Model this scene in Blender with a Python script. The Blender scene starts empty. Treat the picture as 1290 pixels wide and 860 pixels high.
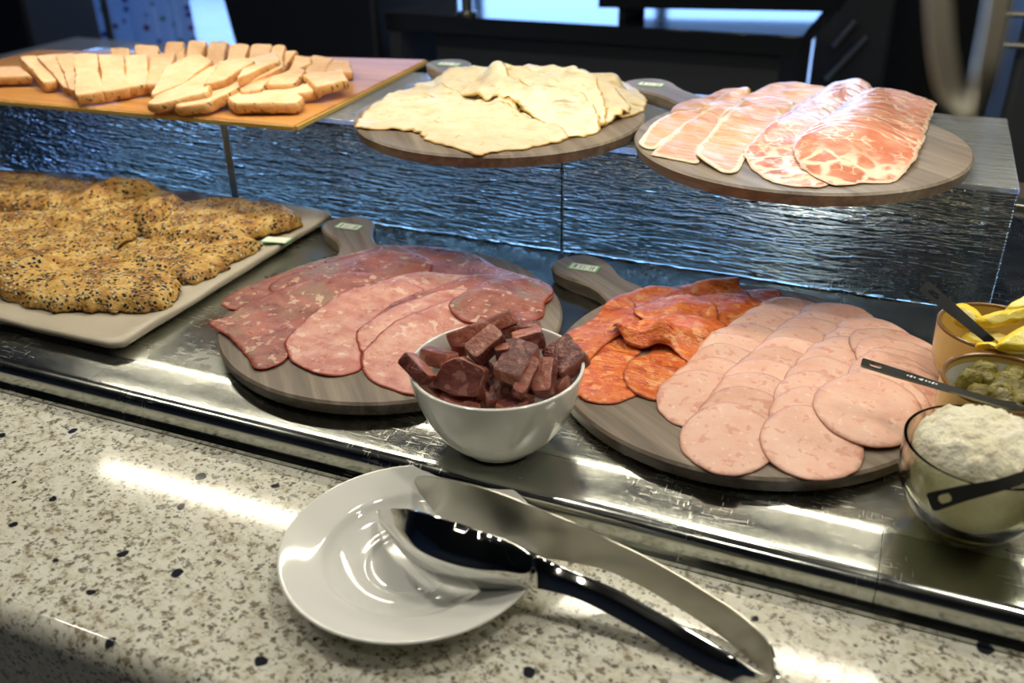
import bpy, bmesh, math, random
import numpy as np
from mathutils import Vector, Matrix, noise
from mathutils.geometry import delaunay_2d_cdt

random.seed(7)
SC = bpy.context.scene
COL = SC.collection
R = math.radians

# ------------------------------------------------------------------ camera
CAM_H, FPX = 0.422, 1165.5
YAW, PITCH, ROLL = 0.49664 * 0 + 0.40678, 0.49664, -0.01935
def _cam_axes():
    cy, sy, cp, sp = math.cos(YAW), math.sin(YAW), math.cos(PITCH), math.sin(PITCH)
    f = Vector((-sy * cp, cy * cp, -sp)); r = Vector((cy, sy, 0)); u = r.cross(f)
    c, s = math.cos(ROLL), math.sin(ROLL)
    return c * r + s * u, -s * r + c * u, f
CR, CU, CF = _cam_axes()
CP = Vector((0, 0, CAM_H))
cd = bpy.data.cameras.new('camera'); cam = bpy.data.objects.new('camera', cd); COL.objects.link(cam)
m = Matrix((CR, CU, -CF)).transposed().to_4x4(); m.translation = CP
cam.matrix_world = m
cd.sensor_width = 36; cd.lens = FPX / 1290 * 36; cd.clip_start = 0.01; cd.clip_end = 60
cd.dof.use_dof = True; cd.dof.focus_distance = 0.80; cd.dof.aperture_fstop = 5.6
SC.camera = cam

def ray(x, y): return (x - 645) / FPX * CR - (y - 430) / FPX * CU + CF
def px(x, y, z=0.0):                       # the point of a level plane seen at a pixel
    d = ray(x, y); return CP + d * ((z - CAM_H) / d.z)
def pxY(x, y, Y):
    d = ray(x, y); return CP + d * (Y / d.y)
def proj(p):
    d = Vector(p) - CP; z = d.dot(CF); return 645 + FPX * d.dot(CR) / z, 430 - FPX * d.dot(CU) / z

# ------------------------------------------------------------------ colour management, world and lights
SC.view_settings.view_transform = 'Standard'; SC.view_settings.look = 'None'
SC.view_settings.gamma = 1; SC.view_settings.use_curve_mapping = False
SC.view_settings.exposure = 0.0
SC.cycles.max_bounces = 12; SC.cycles.transmission_bounces = 10; SC.cycles.transparent_max_bounces = 12
SC.cycles.use_denoising = True
SC.cycles.sample_clamp_indirect = 4.0
SC.cycles.caustics_reflective = True; SC.cycles.caustics_refractive = True
SC.cycles.blur_glossy = 0.0
w = bpy.data.worlds.new('world'); SC.world = w; w.use_nodes = True
w.node_tree.nodes['Background'].inputs[0].default_value = (0.25, 0.36, 0.55, 1)
w.node_tree.nodes['Background'].inputs[1].default_value = 0.06

LAMP_Y, LAMP_Z, LAMP_X0, LAMP_X1 = 0.937, 0.48, -1.19, 0.75
STRIP_POWER = 6.0
CEIL_POWER = 8.0
WINDOW_STRENGTH = 5.6

def area_light(name, loc, rot, sx, sy, power, color, spread=math.pi):
    l = bpy.data.lights.new(name, 'AREA'); l.shape = 'RECTANGLE'; l.size = sx; l.size_y = sy
    l.energy = power; l.color = color; l.spread = spread
    o = bpy.data.objects.new(name, l); o.location = loc; o.rotation_euler = rot; COL.objects.link(o); return o
area_light('strip_light', ((LAMP_X0 + LAMP_X1) / 2, LAMP_Y, LAMP_Z - 0.002), (0, 0, 0), LAMP_X1 - LAMP_X0, 0.032, STRIP_POWER, (1.0, 0.91, 0.72))
for i, (x, y, p) in enumerate([(0.45, 0.50, 1), (-0.75, 0.50, 1), (-0.25, 1.35, 0.5), (-1.9, 0.5, 0.8), (1.5, 0.9, 0.6), (-0.2, -0.5, 0.3)]):  # ceiling downlights; the last, weakest entry is an added front fill behind the camera
    area_light('ceiling_and_fill_light', (x, y, 1.75), (0, 0, 0), 0.16, 0.16, CEIL_POWER * p, (1.0, 0.93, 0.80))

area_light('ceiling_panel_light', (-0.52, 6.6, 1.93), (0, 0, 0), 0.5, 0.5, 70, (0.95, 0.97, 1.0))

# ------------------------------------------------------------------ helpers
def tag(o, label=None, cat=None, group=None, kind=None):
    if label: o['label'] = label
    if cat: o['category'] = cat
    if group: o['group'] = group
    if kind: o['kind'] = kind
    return o

def thing(name, loc, label, cat, group=None, rotz=0.0):
    o = bpy.data.objects.new(name, None); COL.objects.link(o); o.location = loc; o.rotation_euler = (0, 0, rotz)
    o.empty_display_size = 0.02
    return tag(o, label, cat, group)

def mesh_obj(name, verts, faces, mat, parent=None, smooth=True, origin=None, attr=None, sharp=None):
    """verts in world space (or in the parent's space); origin: where the object's own origin goes."""
    me = bpy.data.meshes.new(name)
    o0 = Vector(origin) if origin is not None else Vector((0, 0, 0))
    me.from_pydata([tuple(Vector(v) - o0) for v in verts], [], faces)
    me.update()
    if smooth:
        me.polygons.foreach_set('use_smooth', [True] * len(me.polygons))
        if sharp is not None:
            me.set_sharp_from_angle(angle=R(sharp))
    if attr:
        for k, vals in attr.items():
            a = me.attributes.new(k, 'FLOAT', 'POINT'); a.data.foreach_set('value', vals)
    me.materials.append(mat)
    o = bpy.data.objects.new(name, me); COL.objects.link(o); o.location = o0
    if parent is not None: o.parent = parent
    return o

class MB:
    """collects shapes into one mesh"""
    def __init__(s): s.v = []; s.f = []
    def add(s, vs, fs):
        n = len(s.v); s.v += [Vector(v) for v in vs]; s.f += [tuple(i + n for i in f) for f in fs]; return s
    def box(s, a, b):
        (x0, y0, z0), (x1, y1, z1) = a, b
        return s.add([(x0, y0, z0), (x1, y0, z0), (x1, y1, z0), (x0, y1, z0), (x0, y0, z1), (x1, y0, z1), (x1, y1, z1), (x0, y1, z1)],
                     [(0, 3, 2, 1), (4, 5, 6, 7), (0, 1, 5, 4), (1, 2, 6, 5), (2, 3, 7, 6), (3, 0, 4, 7)])
    def tube(s, pts, rad, seg=12):
        pts = [Vector(p) for p in pts]; rr = rad if isinstance(rad, (list, tuple)) else [rad] * len(pts)
        vs = []; fs = []; up = None
        for i, p in enumerate(pts):
            t = (pts[min(i + 1, len(pts) - 1)] - pts[max(i - 1, 0)]).normalized()
            if up is None:
                up = Vector((0, 0, 1)) if abs(t.z) < .9 else Vector((1, 0, 0))
            a = t.cross(up).normalized(); up = a.cross(t).normalized()
            for k in range(seg):
                th = 2 * math.pi * k / seg; vs.append(p + rr[i] * (math.cos(th) * a + math.sin(th) * up))
        for i in range(len(pts) - 1):
            for k in range(seg):
                fs.append((i * seg + k, i * seg + (k + 1) % seg, (i + 1) * seg + (k + 1) % seg, (i + 1) * seg + k))
        fs.append(tuple(range(seg))[::-1]); fs.append(tuple((len(pts) - 1) * seg + k for k in range(seg)))
        return s.add(vs, [tuple(reversed(f)) for f in fs])
    def sweep_x(s, prof, x0, x1, n=1):
        """profile (y, z) list, open, swept along x; outward normals when the profile runs from the near side to the far side over the top"""
        k = len(prof); vs = []; fs = []
        for i in range(n + 1):
            x = x0 + (x1 - x0) * i / n
            vs += [(x, y, z) for y, z in prof]
        for i in range(n):
            for j in range(k - 1):
                fs.append((i * k + j, (i + 1) * k + j, (i + 1) * k + j + 1, i * k + j + 1))
        return s.add(vs, fs)
    def build(s, name, mat, parent=None, smooth=True, sharp=35, origin=None, bevel=0.0, seg=2):
        if origin is None and parent is None:
            xs = [v.x for v in s.v]; ys = [v.y for v in s.v]
            origin = ((min(xs) + max(xs)) / 2, (min(ys) + max(ys)) / 2, min(v.z for v in s.v))
        o = mesh_obj(name, s.v, s.f, mat, parent, smooth, origin, sharp=sharp)
        if bevel: bev(o, bevel, seg)
        return o

def bev(o, w, seg=2):
    md = o.modifiers.new('bevel', 'BEVEL'); md.width = w; md.segments = seg; md.limit_method = 'ANGLE'; md.angle_limit = R(40)
    return o

def lathe(mb, prof, seg=64, c=(0, 0, 0)):
    """profile [(r, z)]; closed with caps where r = 0"""
    vs = []; fs = []; rows = []
    for r, z in prof:
        if r < 1e-6: rows.append([len(vs)]); vs.append((c[0], c[1], c[2] + z))
        else:
            rows.append(list(range(len(vs), len(vs) + seg)))
            vs += [(c[0] + r * math.cos(2 * math.pi * k / seg), c[1] + r * math.sin(2 * math.pi * k / seg), c[2] + z) for k in range(seg)]
    for a, b in zip(rows, rows[1:]):
        for k in range(seg):
            k2 = (k + 1) % seg
            if len(a) == 1: fs.append((a[0], b[k2], b[k])) if len(b) > 1 else None
            elif len(b) == 1: fs.append((a[k], a[k2], b[0]))
            else: fs.append((a[k], a[k2], b[k2], b[k]))
    return mb.add(vs, fs)

def catmull(pts, n=6, closed=True):
    P = [Vector(p) for p in pts]; out = []; N = len(P)
    for i in range(N if closed else N - 1):
        g = (lambda k: P[k % N]) if closed else (lambda k: P[min(max(k, 0), N - 1)])
        p0, p1, p2, p3 = g(i - 1), g(i), g(i + 1), g(i + 2)
        for j in range(n):
            t = j / n
            out.append(0.5 * ((2 * p1) + (p2 - p0) * t + (2 * p0 - 5 * p1 + 4 * p2 - p3) * t * t + (3 * p1 - p0 - 3 * p2 + p3) * t ** 3))
    if not closed: out.append(P[-1].copy())
    return out

def resample(pts, step, closed=True):
    P = [Vector(p) for p in pts]
    if closed: P.append(P[0].copy())
    L = [0]
    for a, b in zip(P, P[1:]): L.append(L[-1] + (b - a).length)
    n = max(8, int(L[-1] / step)); out = []; j = 0
    for i in range(n if closed else n + 1):
        s = L[-1] * i / n
        while j < len(L) - 2 and L[j + 1] < s: j += 1
        t = (s - L[j]) / max(1e-9, L[j + 1] - L[j]); out.append(P[j].lerp(P[j + 1], min(1, t)))
    return out

def triangulate(outline, step):
    """outline: Vectors 2D (closed). Returns (pts ndarray, tris, n_boundary)"""
    n = len(outline); A = np.array([(p[0], p[1]) for p in outline])
    lo, hi = A.min(0), A.max(0); pts = []
    row = 0; y = lo[1]
    while y < hi[1]:
        x = lo[0] + (step / 2 if row % 2 else 0)
        while x < hi[0]:
            pts.append((x, y)); x += step
        y += step * .87; row += 1
    pts = np.array(pts)
    if len(pts):
        ins, d = inside_dist(pts, A)
        pts = pts[ins & (d > step * .55)]
    co = [Vector((float(a), float(b))) for a, b in A] + [Vector((float(a), float(b))) for a, b in pts]
    r = delaunay_2d_cdt(co, [(i, (i + 1) % n) for i in range(n)], [list(range(n))], 1, 1e-7)
    V = np.array([(v[0], v[1]) for v in r[0]]); F = [tuple(f) for f in r[2]]
    G = []
    for f in F:
        a, b, c = V[f[0]], V[f[1]], V[f[2]]
        G.append(f if (b[0] - a[0]) * (c[1] - a[1]) - (b[1] - a[1]) * (c[0] - a[0]) > 0 else (f[0], f[2], f[1]))
    return V, G

def inside_dist(P, A):
    n = len(A); ins = np.zeros(len(P), bool); d = np.full(len(P), 1e9)
    for i in range(n):
        a, b = A[i], A[(i + 1) % n]
        c = ((a[1] > P[:, 1]) != (b[1] > P[:, 1]))
        xx = (b[0] - a[0]) * (P[:, 1] - a[1]) / (b[1] - a[1] + 1e-15) + a[0]
        ins ^= c & (P[:, 0] < xx)
        ab = b - a; t = np.clip(((P - a) @ ab) / (ab @ ab + 1e-15), 0, 1)
        d = np.minimum(d, np.hypot(P[:, 0] - a[0] - t * ab[0], P[:, 1] - a[1] - t * ab[1]))
    return ins, d

def plate_mesh(outline, z0, z1, bevel=0.001, step=0.01):
    """flat body of a given outline with a small bevel; returns verts, faces"""
    V, F = triangulate(outline, step)
    n = len(V); bnd = boundary_loop(F)
    c = V.mean(0)
    vs = [(x, y, z1) for x, y in V] + [(x, y, z0) for x, y in V]
    fs = list(F) + [(f[0] + n, f[2] + n, f[1] + n) for f in F]
    # outer ring pushed out by the bevel
    ring = [i for i, _ in bnd]; k = len(vs); m_ = len(ring)
    out = []
    for i in range(m_):
        p, q, r_ = V[ring[i - 1]], V[ring[i]], V[ring[(i + 1) % m_]]
        t = r_ - p; nrm = np.array([t[1], -t[0]]); nrm = nrm / (np.linalg.norm(nrm) + 1e-12); out.append(q + nrm * bevel)
    vs += [(p[0], p[1], z1 - bevel) for p in out] + [(p[0], p[1], z0 + bevel) for p in out]
    for i in range(m_):
        j = (i + 1) % m_
        fs += [(ring[i], k + i, k + j, ring[j]), (k + i, k + m_ + i, k + m_ + j, k + j), (k + m_ + i, ring[i] + n, ring[j] + n, k + m_ + j)]
    return vs, fs

def boundary_loop(F):
    e = {}
    for f in F:
        for i in range(len(f)): e[(f[i], f[(i + 1) % len(f)])] = 1
    nx = {a: b for (a, b) in e if (b, a) not in e}
    if not nx: return []
    best = []
    seen = set()
    for s in list(nx):
        if s in seen: continue
        L = []; c = s
        while c in nx and c not in seen:
            seen.add(c); L.append((c, nx[c])); c = nx[c]
        if len(L) > len(best): best = L
    return best

# ------------------------------------------------------------------ materials
class NT:
    def __init__(s, name):
        s.m = bpy.data.materials.new(name); s.m.use_nodes = True; s.t = s.m.node_tree; s.t.nodes.clear()
        s.out = s.t.nodes.new('ShaderNodeOutputMaterial'); s.b = s.t.nodes.new('ShaderNodeBsdfPrincipled')
        s.t.links.new(s.b.outputs[0], s.out.inputs[0]); s._c = None
    def n(s, typ, **kw):
        nd = s.t.nodes.new(typ)
        for k, v in kw.items():
            if k.startswith('_'): setattr(nd, k[1:], v)
        return nd
    def set(s, nd, **kw):
        for k, v in kw.items(): s.link(v, nd.inputs[k.replace('_', ' ')])
        return nd
    def link(s, v, sock):
        if isinstance(v, bpy.types.NodeSocket): s.t.links.new(v, sock)
        else:
            if isinstance(v, tuple) and len(v) == 3 and sock.type == 'RGBA': v = v + (1,)
            sock.default_value = v
    def coord(s, scale=(1, 1, 1), rnd=True, which='Object', rot=(0, 0, 0)):
        tc = s.n('ShaderNodeTexCoord'); mp = s.n('ShaderNodeMapping')
        s.t.links.new(tc.outputs[which], mp.inputs[0]); mp.inputs['Scale'].default_value = scale; mp.inputs['Rotation'].default_value = rot
        if rnd:
            oi = s.n('ShaderNodeObjectInfo'); mu = s.n('ShaderNodeVectorMath', _operation='SCALE')
            cb = s.n('ShaderNodeCombineXYZ')
            for i in range(3): s.t.links.new(oi.outputs['Random'], cb.inputs[i])
            s.t.links.new(cb.outputs[0], mu.inputs[0]); mu.inputs['Scale'].default_value = 37.0
            s.t.links.new(mu.outputs[0], mp.inputs['Location'])
        return mp.outputs[0]
    def noise(s, vec, scale, detail=3, rough=.55, dist=0.0, out=0):
        nd = s.n('ShaderNodeTexNoise'); s.t.links.new(vec, nd.inputs['Vector'])
        nd.inputs['Scale'].default_value = scale; nd.inputs['Detail'].default_value = detail; nd.inputs['Roughness'].default_value = rough
        nd.inputs['Distortion'].default_value = dist
        return nd.outputs[out]
    def vor(s, vec, scale, feature='F1', rand=1.0, out='Distance'):
        nd = s.n('ShaderNodeTexVoronoi', _feature=feature); s.t.links.new(vec, nd.inputs['Vector'])
        nd.inputs['Scale'].default_value = scale; nd.inputs['Randomness'].default_value = rand
        return nd.outputs[out]
    def ramp(s, fac, stops, interp='LINEAR'):
        nd = s.n('ShaderNodeValToRGB'); s.t.links.new(fac, nd.inputs[0]); cr = nd.color_ramp; cr.interpolation = interp
        while len(cr.elements) < len(stops): cr.elements.new(.5)
        for e, (p, c) in zip(cr.elements, stops):
            e.position = p; e.color = (c, c, c, 1) if isinstance(c, (int, float)) else (c + (1,) if len(c) == 3 else c)
        return nd.outputs[0]
    def mix(s, fac, a, b, mode='MIX'):
        nd = s.n('ShaderNodeMix', _data_type='RGBA', _blend_type=mode)
        s.link(fac, nd.inputs[0]); s.link(a, nd.inputs[6]); s.link(b, nd.inputs[7]); return nd.outputs[2]
    def math(s, op, a, b=0.0, c=0.0):
        nd = s.n('ShaderNodeMath', _operation=op); s.link(a, nd.inputs[0]); s.link(b, nd.inputs[1]); s.link(c, nd.inputs[2]); return nd.outputs[0]
    def attr(s, name):
        nd = s.n('ShaderNodeAttribute'); nd.attribute_name = name; return nd.outputs['Fac']
    def warp(s, vec, scale, amt):
        c = s.noise(vec, scale, 2, out=1); sub = s.n('ShaderNodeVectorMath', _operation='MULTIPLY_ADD')
        s.t.links.new(c, sub.inputs[0]); sub.inputs[1].default_value = (amt,) * 3; s.t.links.new(vec, sub.inputs[2]); return sub.outputs[0]
    def bump(s, h, dist, strength=1.0, prev=None):
        nd = s.n('ShaderNodeBump'); s.t.links.new(h, nd.inputs['Height']); nd.inputs['Distance'].default_value = dist; nd.inputs['Strength'].default_value = strength
        if prev is not None: s.t.links.new(prev, nd.inputs['Normal'])
        return nd.outputs[0]
    def p(s, **kw):
        names = dict(col='Base Color', rough='Roughness', metal='Metallic', normal='Normal', spec='Specular IOR Level', sss='Subsurface Weight',
                     trans='Transmission Weight', ior='IOR', coat='Coat Weight', coat_rough='Coat Roughness', alpha='Alpha', em='Emission Color', ems='Emission Strength', sheen='Sheen Weight', cn='Coat Normal', aniso='Anisotropic')
        for k, v in kw.items(): s.link(v, s.b.inputs[names[k]])
        if 'sss' in kw:
            s.b.inputs['Subsurface Radius'].default_value = (1.0, 0.35, 0.2); s.b.inputs['Subsurface Scale'].default_value = 0.004
        return s.m

def simple(name, col, rough=.5, metal=0.0, **kw):
    t = NT(name); return t.p(col=col, rough=rough, metal=metal, **kw)

def m_granite():
    t = NT('speckled_granite'); v = t.coord(rnd=False, scale=(1, 1, 1))
    vs = t.coord(rnd=False, scale=(1.0, 1.25, 1.1), rot=(0, 0, .5))
    c = t.ramp(t.noise(t.warp(vs, 40, .01), 75, 4, .7), [(.32, (.24, .20, .13)), (.42, (.60, .58, .47)), (.52, (.70, .70, .60)), (.8, (.78, .78, .70))])
    c = t.mix(t.ramp(t.noise(vs, 14, 3), [(.45, 0.0), (.75, .35)]), c, (.55, .50, .38))
    f = t.ramp(t.vor(t.warp(v, 60, .010), 160), [(.16, .9), (.34, 0.0)])
    f = t.math('MULTIPLY', f, t.ramp(t.noise(vs, 60, 2), [(.42, 0.0), (.50, 1.0)]))
    c = t.mix(f, c, (.10, .085, .065))
    f2 = t.ramp(t.noise(t.warp(vs, 45, .006), 150, 5, .72), [(.535, 0.0), (.60, .9)])
    c = t.mix(t.math('MULTIPLY', f2, .9), c, (.14, .11, .08))
    bv = t.n('ShaderNodeTexVoronoi', _voronoi_dimensions='2D'); t.t.links.new(t.warp(v, 80, .008), bv.inputs['Vector']); bv.inputs['Scale'].default_value = 19
    sp_ = t.n('ShaderNodeSeparateColor'); t.t.links.new(bv.outputs['Color'], sp_.inputs[0])
    dd_ = t.math('ADD', bv.outputs['Distance'], t.math('MULTIPLY', sp_.outputs[0], .14))
    big = t.ramp(dd_, [(.095, 1.0), (.115, 0.0)])
    c = t.mix(big, c, (.02, .022, .03))
    return t.p(col=c, rough=t.ramp(t.noise(v, 90, 2), [(.3, .07), (.7, .11)]), spec=.5)

def m_steel(name='brushed_steel', col=(.50, .52, .47), rough=.2, scratch=True, r2=.34):
    t = NT(name); v = t.coord(rnd=False)
    g = t.noise(t.coord(rnd=False, scale=(1, 30, 1)), 30, 3)
    sm = t.noise(v, 9, 4, .6)
    sc = t.ramp(t.noise(t.coord(rnd=False, scale=(1, 12, 1), rot=(0, 0, .7)), 60, 2), [(.62, 0.0), (.66, 1.0)])
    sc2 = t.ramp(t.noise(t.coord(rnd=False, scale=(10, 1, 1), rot=(0, 0, .35)), 70, 2), [(.64, 0.0), (.68, 1.0)])
    s = t.math('MULTIPLY', t.math('MAXIMUM', sc, sc2), t.ramp(t.noise(v, 12, 2), [(.45, 0.0), (.65, 1.0)]))
    ro = t.math('ADD', t.ramp(sm, [(.35, rough), (.68, r2)]), t.math('MULTIPLY', s, .18 if scratch else 0))
    c = t.mix(t.math('MULTIPLY', s, .5), col + (1,), (.75, .75, .66, 1))
    return t.p(col=c, rough=ro, metal=1.0, normal=t.bump(g, .0003, .12))

def m_board():
    t = NT('grey_wood_board'); v = t.coord(rnd=True, scale=(3.0, 40, 40)); v2 = t.coord(rnd=True, scale=(6, 120, 120))
    n = t.noise(t.warp(v, 1.2, .6), 1.0, 4, .6); n2 = t.noise(v2, 1.0, 3, .6)
    c = t.ramp(n, [(.3, (.105, .082, .06)), (.5, (.17, .135, .10)), (.7, (.25, .205, .155))])
    c = t.mix(t.ramp(n2, [(.45, 0.0), (.7, .55)]), c, (.33, .28, .22))
    return t.p(col=c, rough=.42, spec=.45, normal=t.bump(n2, .0006, .5))

def m_orange_board():
    t = NT('varnished_wood'); v = t.coord(rnd=True, scale=(3, 45, 45))
    n = t.noise(t.warp(v, 1.0, .5), 1.0, 4, .6)
    c = t.ramp(n, [(.3, (.44, .18, .045)), (.5, (.58, .27, .075)), (.7, (.68, .36, .12))])
    return t.p(col=c, rough=.32, spec=.5, coat=.3, coat_rough=.15)

def m_glass():
    t = NT('ripple_glass')
    vw = t.warp(t.coord(rnd=False, scale=(9, 1, 62)), .8, .9)
    vt = t.warp(t.coord(rnd=False, scale=(5, 60, 1)), .7, .8)
    a = t.noise(vw, 1.0, 3, .6); 
    a2 = t.noise(t.coord(rnd=False, scale=(45, 1, 120)), 1.0, 2, .5)
    h = t.math('ADD', a, t.math('MULTIPLY', a2, .28))
    nrm = t.bump(h, .0062, 1.0)
    t.p(col=(.90, .96, 1.0), rough=.03, trans=1.0, ior=1.45, normal=nrm, spec=.6)
    return t.m

def m_glass_top():
    t = NT('lined_glass'); a = t.noise(t.warp(t.coord(rnd=False, scale=(4, 130, 1)), .7, .6), 1.0, 3, .6)
    return t.p(col=(.88, .93, .93), rough=.12, trans=.82, ior=1.45, normal=t.bump(a, .003, 1.0), spec=.6)

M = {}
M['granite'] = m_granite()
M['steel'] = m_steel(rough=.16, r2=.31)
M['rim'] = m_steel('polished_steel_rim', (.46, .475, .44), .12, True, .22)
M['tool'] = simple('polished_steel', (.66, .66, .63), .09, 1.0)
M['spoon'] = simple('used_steel', (.42, .42, .37), .22, 1.0)
M['satin'] = simple('satin_steel', (.50, .49, .43), .3, 1.0)
M['board'] = m_board()
M['orange'] = m_orange_board()
M['glass'] = m_glass(); M['glass_top'] = m_glass_top()
M['clear'] = simple('clear_glass', (.95, .97, .80), .02, 0, trans=1.0, ior=1.45)
M['seam'] = simple('blue_grey_joint', (.30, .50, .90), .35)
M['porcelain'] = simple('white_porcelain', (.80, .81, .76), .07, 0, spec=.6, coat=.4, coat_rough=.03)
M['black_granite'] = simple('black_granite', (.014, .016, .019), .10, 0, spec=.32)
M['dark_panel'] = simple('dark_panel', (.045, .049, .055), .5)
M['navy'] = simple('navy_upholstery', (.006, .009, .018), .55)
M['dark_wall'] = simple('dark_wall', (.020, .020, .020), .7)
M['paper'] = simple('white_paper', (.80, .83, .72), .5)
M['green'] = simple('green_print', (.16, .50, .20), .5)
M['ink'] = simple('grey_print', (.22, .22, .24), .6)
M['gold'] = simple('golden_edge', (.50, .36, .10), .4)

def m_meat(name, lo, mid, hi, streak=(8, 60), rough=.32, fat=None, fatcol=(.80, .62, .52), edge=None, edgecol=None, bump=.0008, sss=.12, spots=None, crease=0.0):
    t = NT(name); v = t.coord()
    n = t.noise(t.warp(v, 18, .03), streak[0] * 4, 4, .6)
    c = t.ramp(n, [(.32, lo), (.5, mid), (.68, hi)])
    st = t.noise(t.warp(t.coord(scale=(14, 60, 30)), .9, .5), 2.0, 3, .6)
    c = t.mix(t.ramp(st, [(.42, 0.0), (.62, .35)]), c, hi)
    fine = t.noise(v, 300, 2, .6)
    if fat:
        f = t.ramp(t.vor(t.warp(v, fat[0], fat[1]), fat[2], 'DISTANCE_TO_EDGE'), [(fat[3], 1.0), (fat[3] * 2.0, 0.0)])
        f = t.math('MULTIPLY', f, t.ramp(t.noise(v, fat[2] * .55, 2), [(fat[4], 0.0), (fat[4] + .1, 1.0)]))
        c = t.mix(f, c, fatcol)
    if spots:
        for (sc, th, col, st_) in spots:
            f = t.ramp(t.noise(t.warp(v, sc, .004), sc, 2, .5), [(th, 0.0), (th + .05, st_)])
            c = t.mix(f, c, col)
    if edge:
        d = t.math('ADD', t.attr('edge'), t.math('MULTIPLY', t.math('SUBTRACT', t.noise(v, 45, 3), .5), edge * 1.6))
        c = t.mix(t.ramp(t.math('MULTIPLY', d, 1 / edge * .5), [(.25, 1.0), (.55, 0.0)]), c, edgecol)
    oi = t.n('ShaderNodeObjectInfo'); rv = t.ramp(oi.outputs['Random'], [(0.0, (.84, .82, .80)), (1.0, (1.0, 1.0, 1.0))])
    c = t.mix(1.0, c, rv, 'MULTIPLY')
    prev = t.bump(st, bump * 1.5, .5)
    if crease: prev = t.bump(t.noise(t.warp(t.coord(scale=(16, 55, 30), rot=(0, 0, -.25)), .8, .8), 1.0, 3, .55), crease, .9, prev)
    return t.p(col=c, rough=t.ramp(t.noise(v, 60, 3), [(.35, rough - .06), (.65, rough + .16)]), spec=.45, sss=sss, normal=t.bump(fine, bump, .6, prev))

M['beef_dark'] = m_meat('dark_cured_meat', (.17, .055, .04), (.28, .095, .072), (.42, .165, .125), edge=.0018, edgecol=(.40, .07, .045), spots=[(24, .54, (.27, .17, .11), .75), (13, .56, (.46, .15, .11), .6), (110, .60, (.66, .46, .33), .75), (60, .66, (.64, .42, .30), .8)], bump=.0014, streak=(16, 60))
M['beef_pink'] = m_meat('pink_cured_meat', (.50, .18, .14), (.66, .31, .25), (.76, .45, .37), edge=.002, edgecol=(.46, .09, .065), spots=[(16, .58, (.50, .17, .13), .65), (75, .60, (.84, .64, .54), .7), (30, .66, (.56, .36, .25), .6), (120, .63, (.50, .14, .11), .5)], bump=.0012, streak=(14, 60))
M['turkey'] = m_meat('pale_poultry', (.66, .54, .33), (.74, .65, .45), (.78, .71, .54), rough=.4, edge=.0022, edgecol=(.60, .38, .10), spots=[(60, .66, (.62, .42, .13), .7)], bump=.0006, crease=.012)
M['ham'] = m_meat('pale_ham', (.60, .27, .15), (.68, .35, .21), (.73, .43, .29), rough=.35, edge=.0055, edgecol=(.78, .68, .52), crease=.005)
M['ham_brown'] = m_meat('smoked_ham', (.58, .26, .11), (.66, .34, .16), (.72, .43, .24), rough=.35, edge=.004, edgecol=(.68, .38, .12), crease=.005)
def m_coppa():
    t = NT('marbled_red_ham'); v = t.coord()
    n = t.noise(t.warp(v, 18, .03), 30, 4, .6)
    c = t.ramp(n, [(.32, (.42, .13, .075)), (.5, (.54, .20, .12)), (.68, (.64, .30, .20))])
    lv = t.attr('lv')
    low = t.ramp(lv, [(.38, 1.0), (.62, 0.0)])
    net = t.ramp(t.vor(t.warp(v, 26, .035), 36, 'DISTANCE_TO_EDGE'), [(.06, 1.0), (.15, 0.0)])
    thin = t.ramp(t.vor(t.warp(v, 40, .03), 62, 'DISTANCE_TO_EDGE'), [(.02, 1.0), (.07, 0.0)])
    fat = t.math('MAXIMUM', t.math('MULTIPLY', net, low), t.math('MULTIPLY', t.math('MULTIPLY', thin, .8), t.ramp(t.noise(v, 25, 2), [(.50, 0.0), (.60, 1.0)])))
    d = t.math('ADD', t.attr('edge'), t.math('MULTIPLY', t.math('SUBTRACT', t.noise(v, 60, 3), .5), .014))
    rim_ = t.ramp(t.math('MULTIPLY', d, 100), [(.25, 1.0), (.42, 0.0)])
    fat = t.math('MAXIMUM', fat, t.math('MULTIPLY', rim_, .9))
    c = t.mix(fat, c, (.78, .60, .46))
    return t.p(col=c, rough=.3, spec=.45, sss=.1, normal=t.bump(t.noise(v, 250, 2), .0008, .6))
M['coppa'] = m_coppa()
M['chorizo'] = m_meat('orange_cured_sausage', (.48, .065, .012), (.64, .13, .022), (.74, .24, .06), streak=(30, 60), crease=.006, spots=[(110, .57, (.82, .40, .15), .7), (70, .60, (.38, .04, .012), .7)], edge=.0015, edgecol=(.48, .09, .025), rough=.3, bump=.0018)
M['mortadella'] = m_meat('pink_slicing_sausage', (.70, .38, .285), (.76, .46, .36), (.80, .53, .43), spots=[(110, .60, (.62, .26, .19), .6), (60, .64, (.60, .25, .17), .6), (170, .64, (.86, .66, .55), .6)], edge=.0009, edgecol=(.66, .33, .24), rough=.42, bump=.0005)
M['salami'] = m_meat('dark_salami', (.09, .022, .020), (.15, .04, .034), (.23, .075, .06), spots=[(120, .57, (.38, .17, .14), .75)], rough=.3, bump=.002, streak=(30, 60))
M['salami_cut'] = m_meat('cut_salami', (.27, .075, .05), (.38, .12, .08), (.48, .19, .135), spots=[(110, .57, (.60, .34, .25), .7)], rough=.35, bump=.0012, streak=(25, 60))

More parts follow.
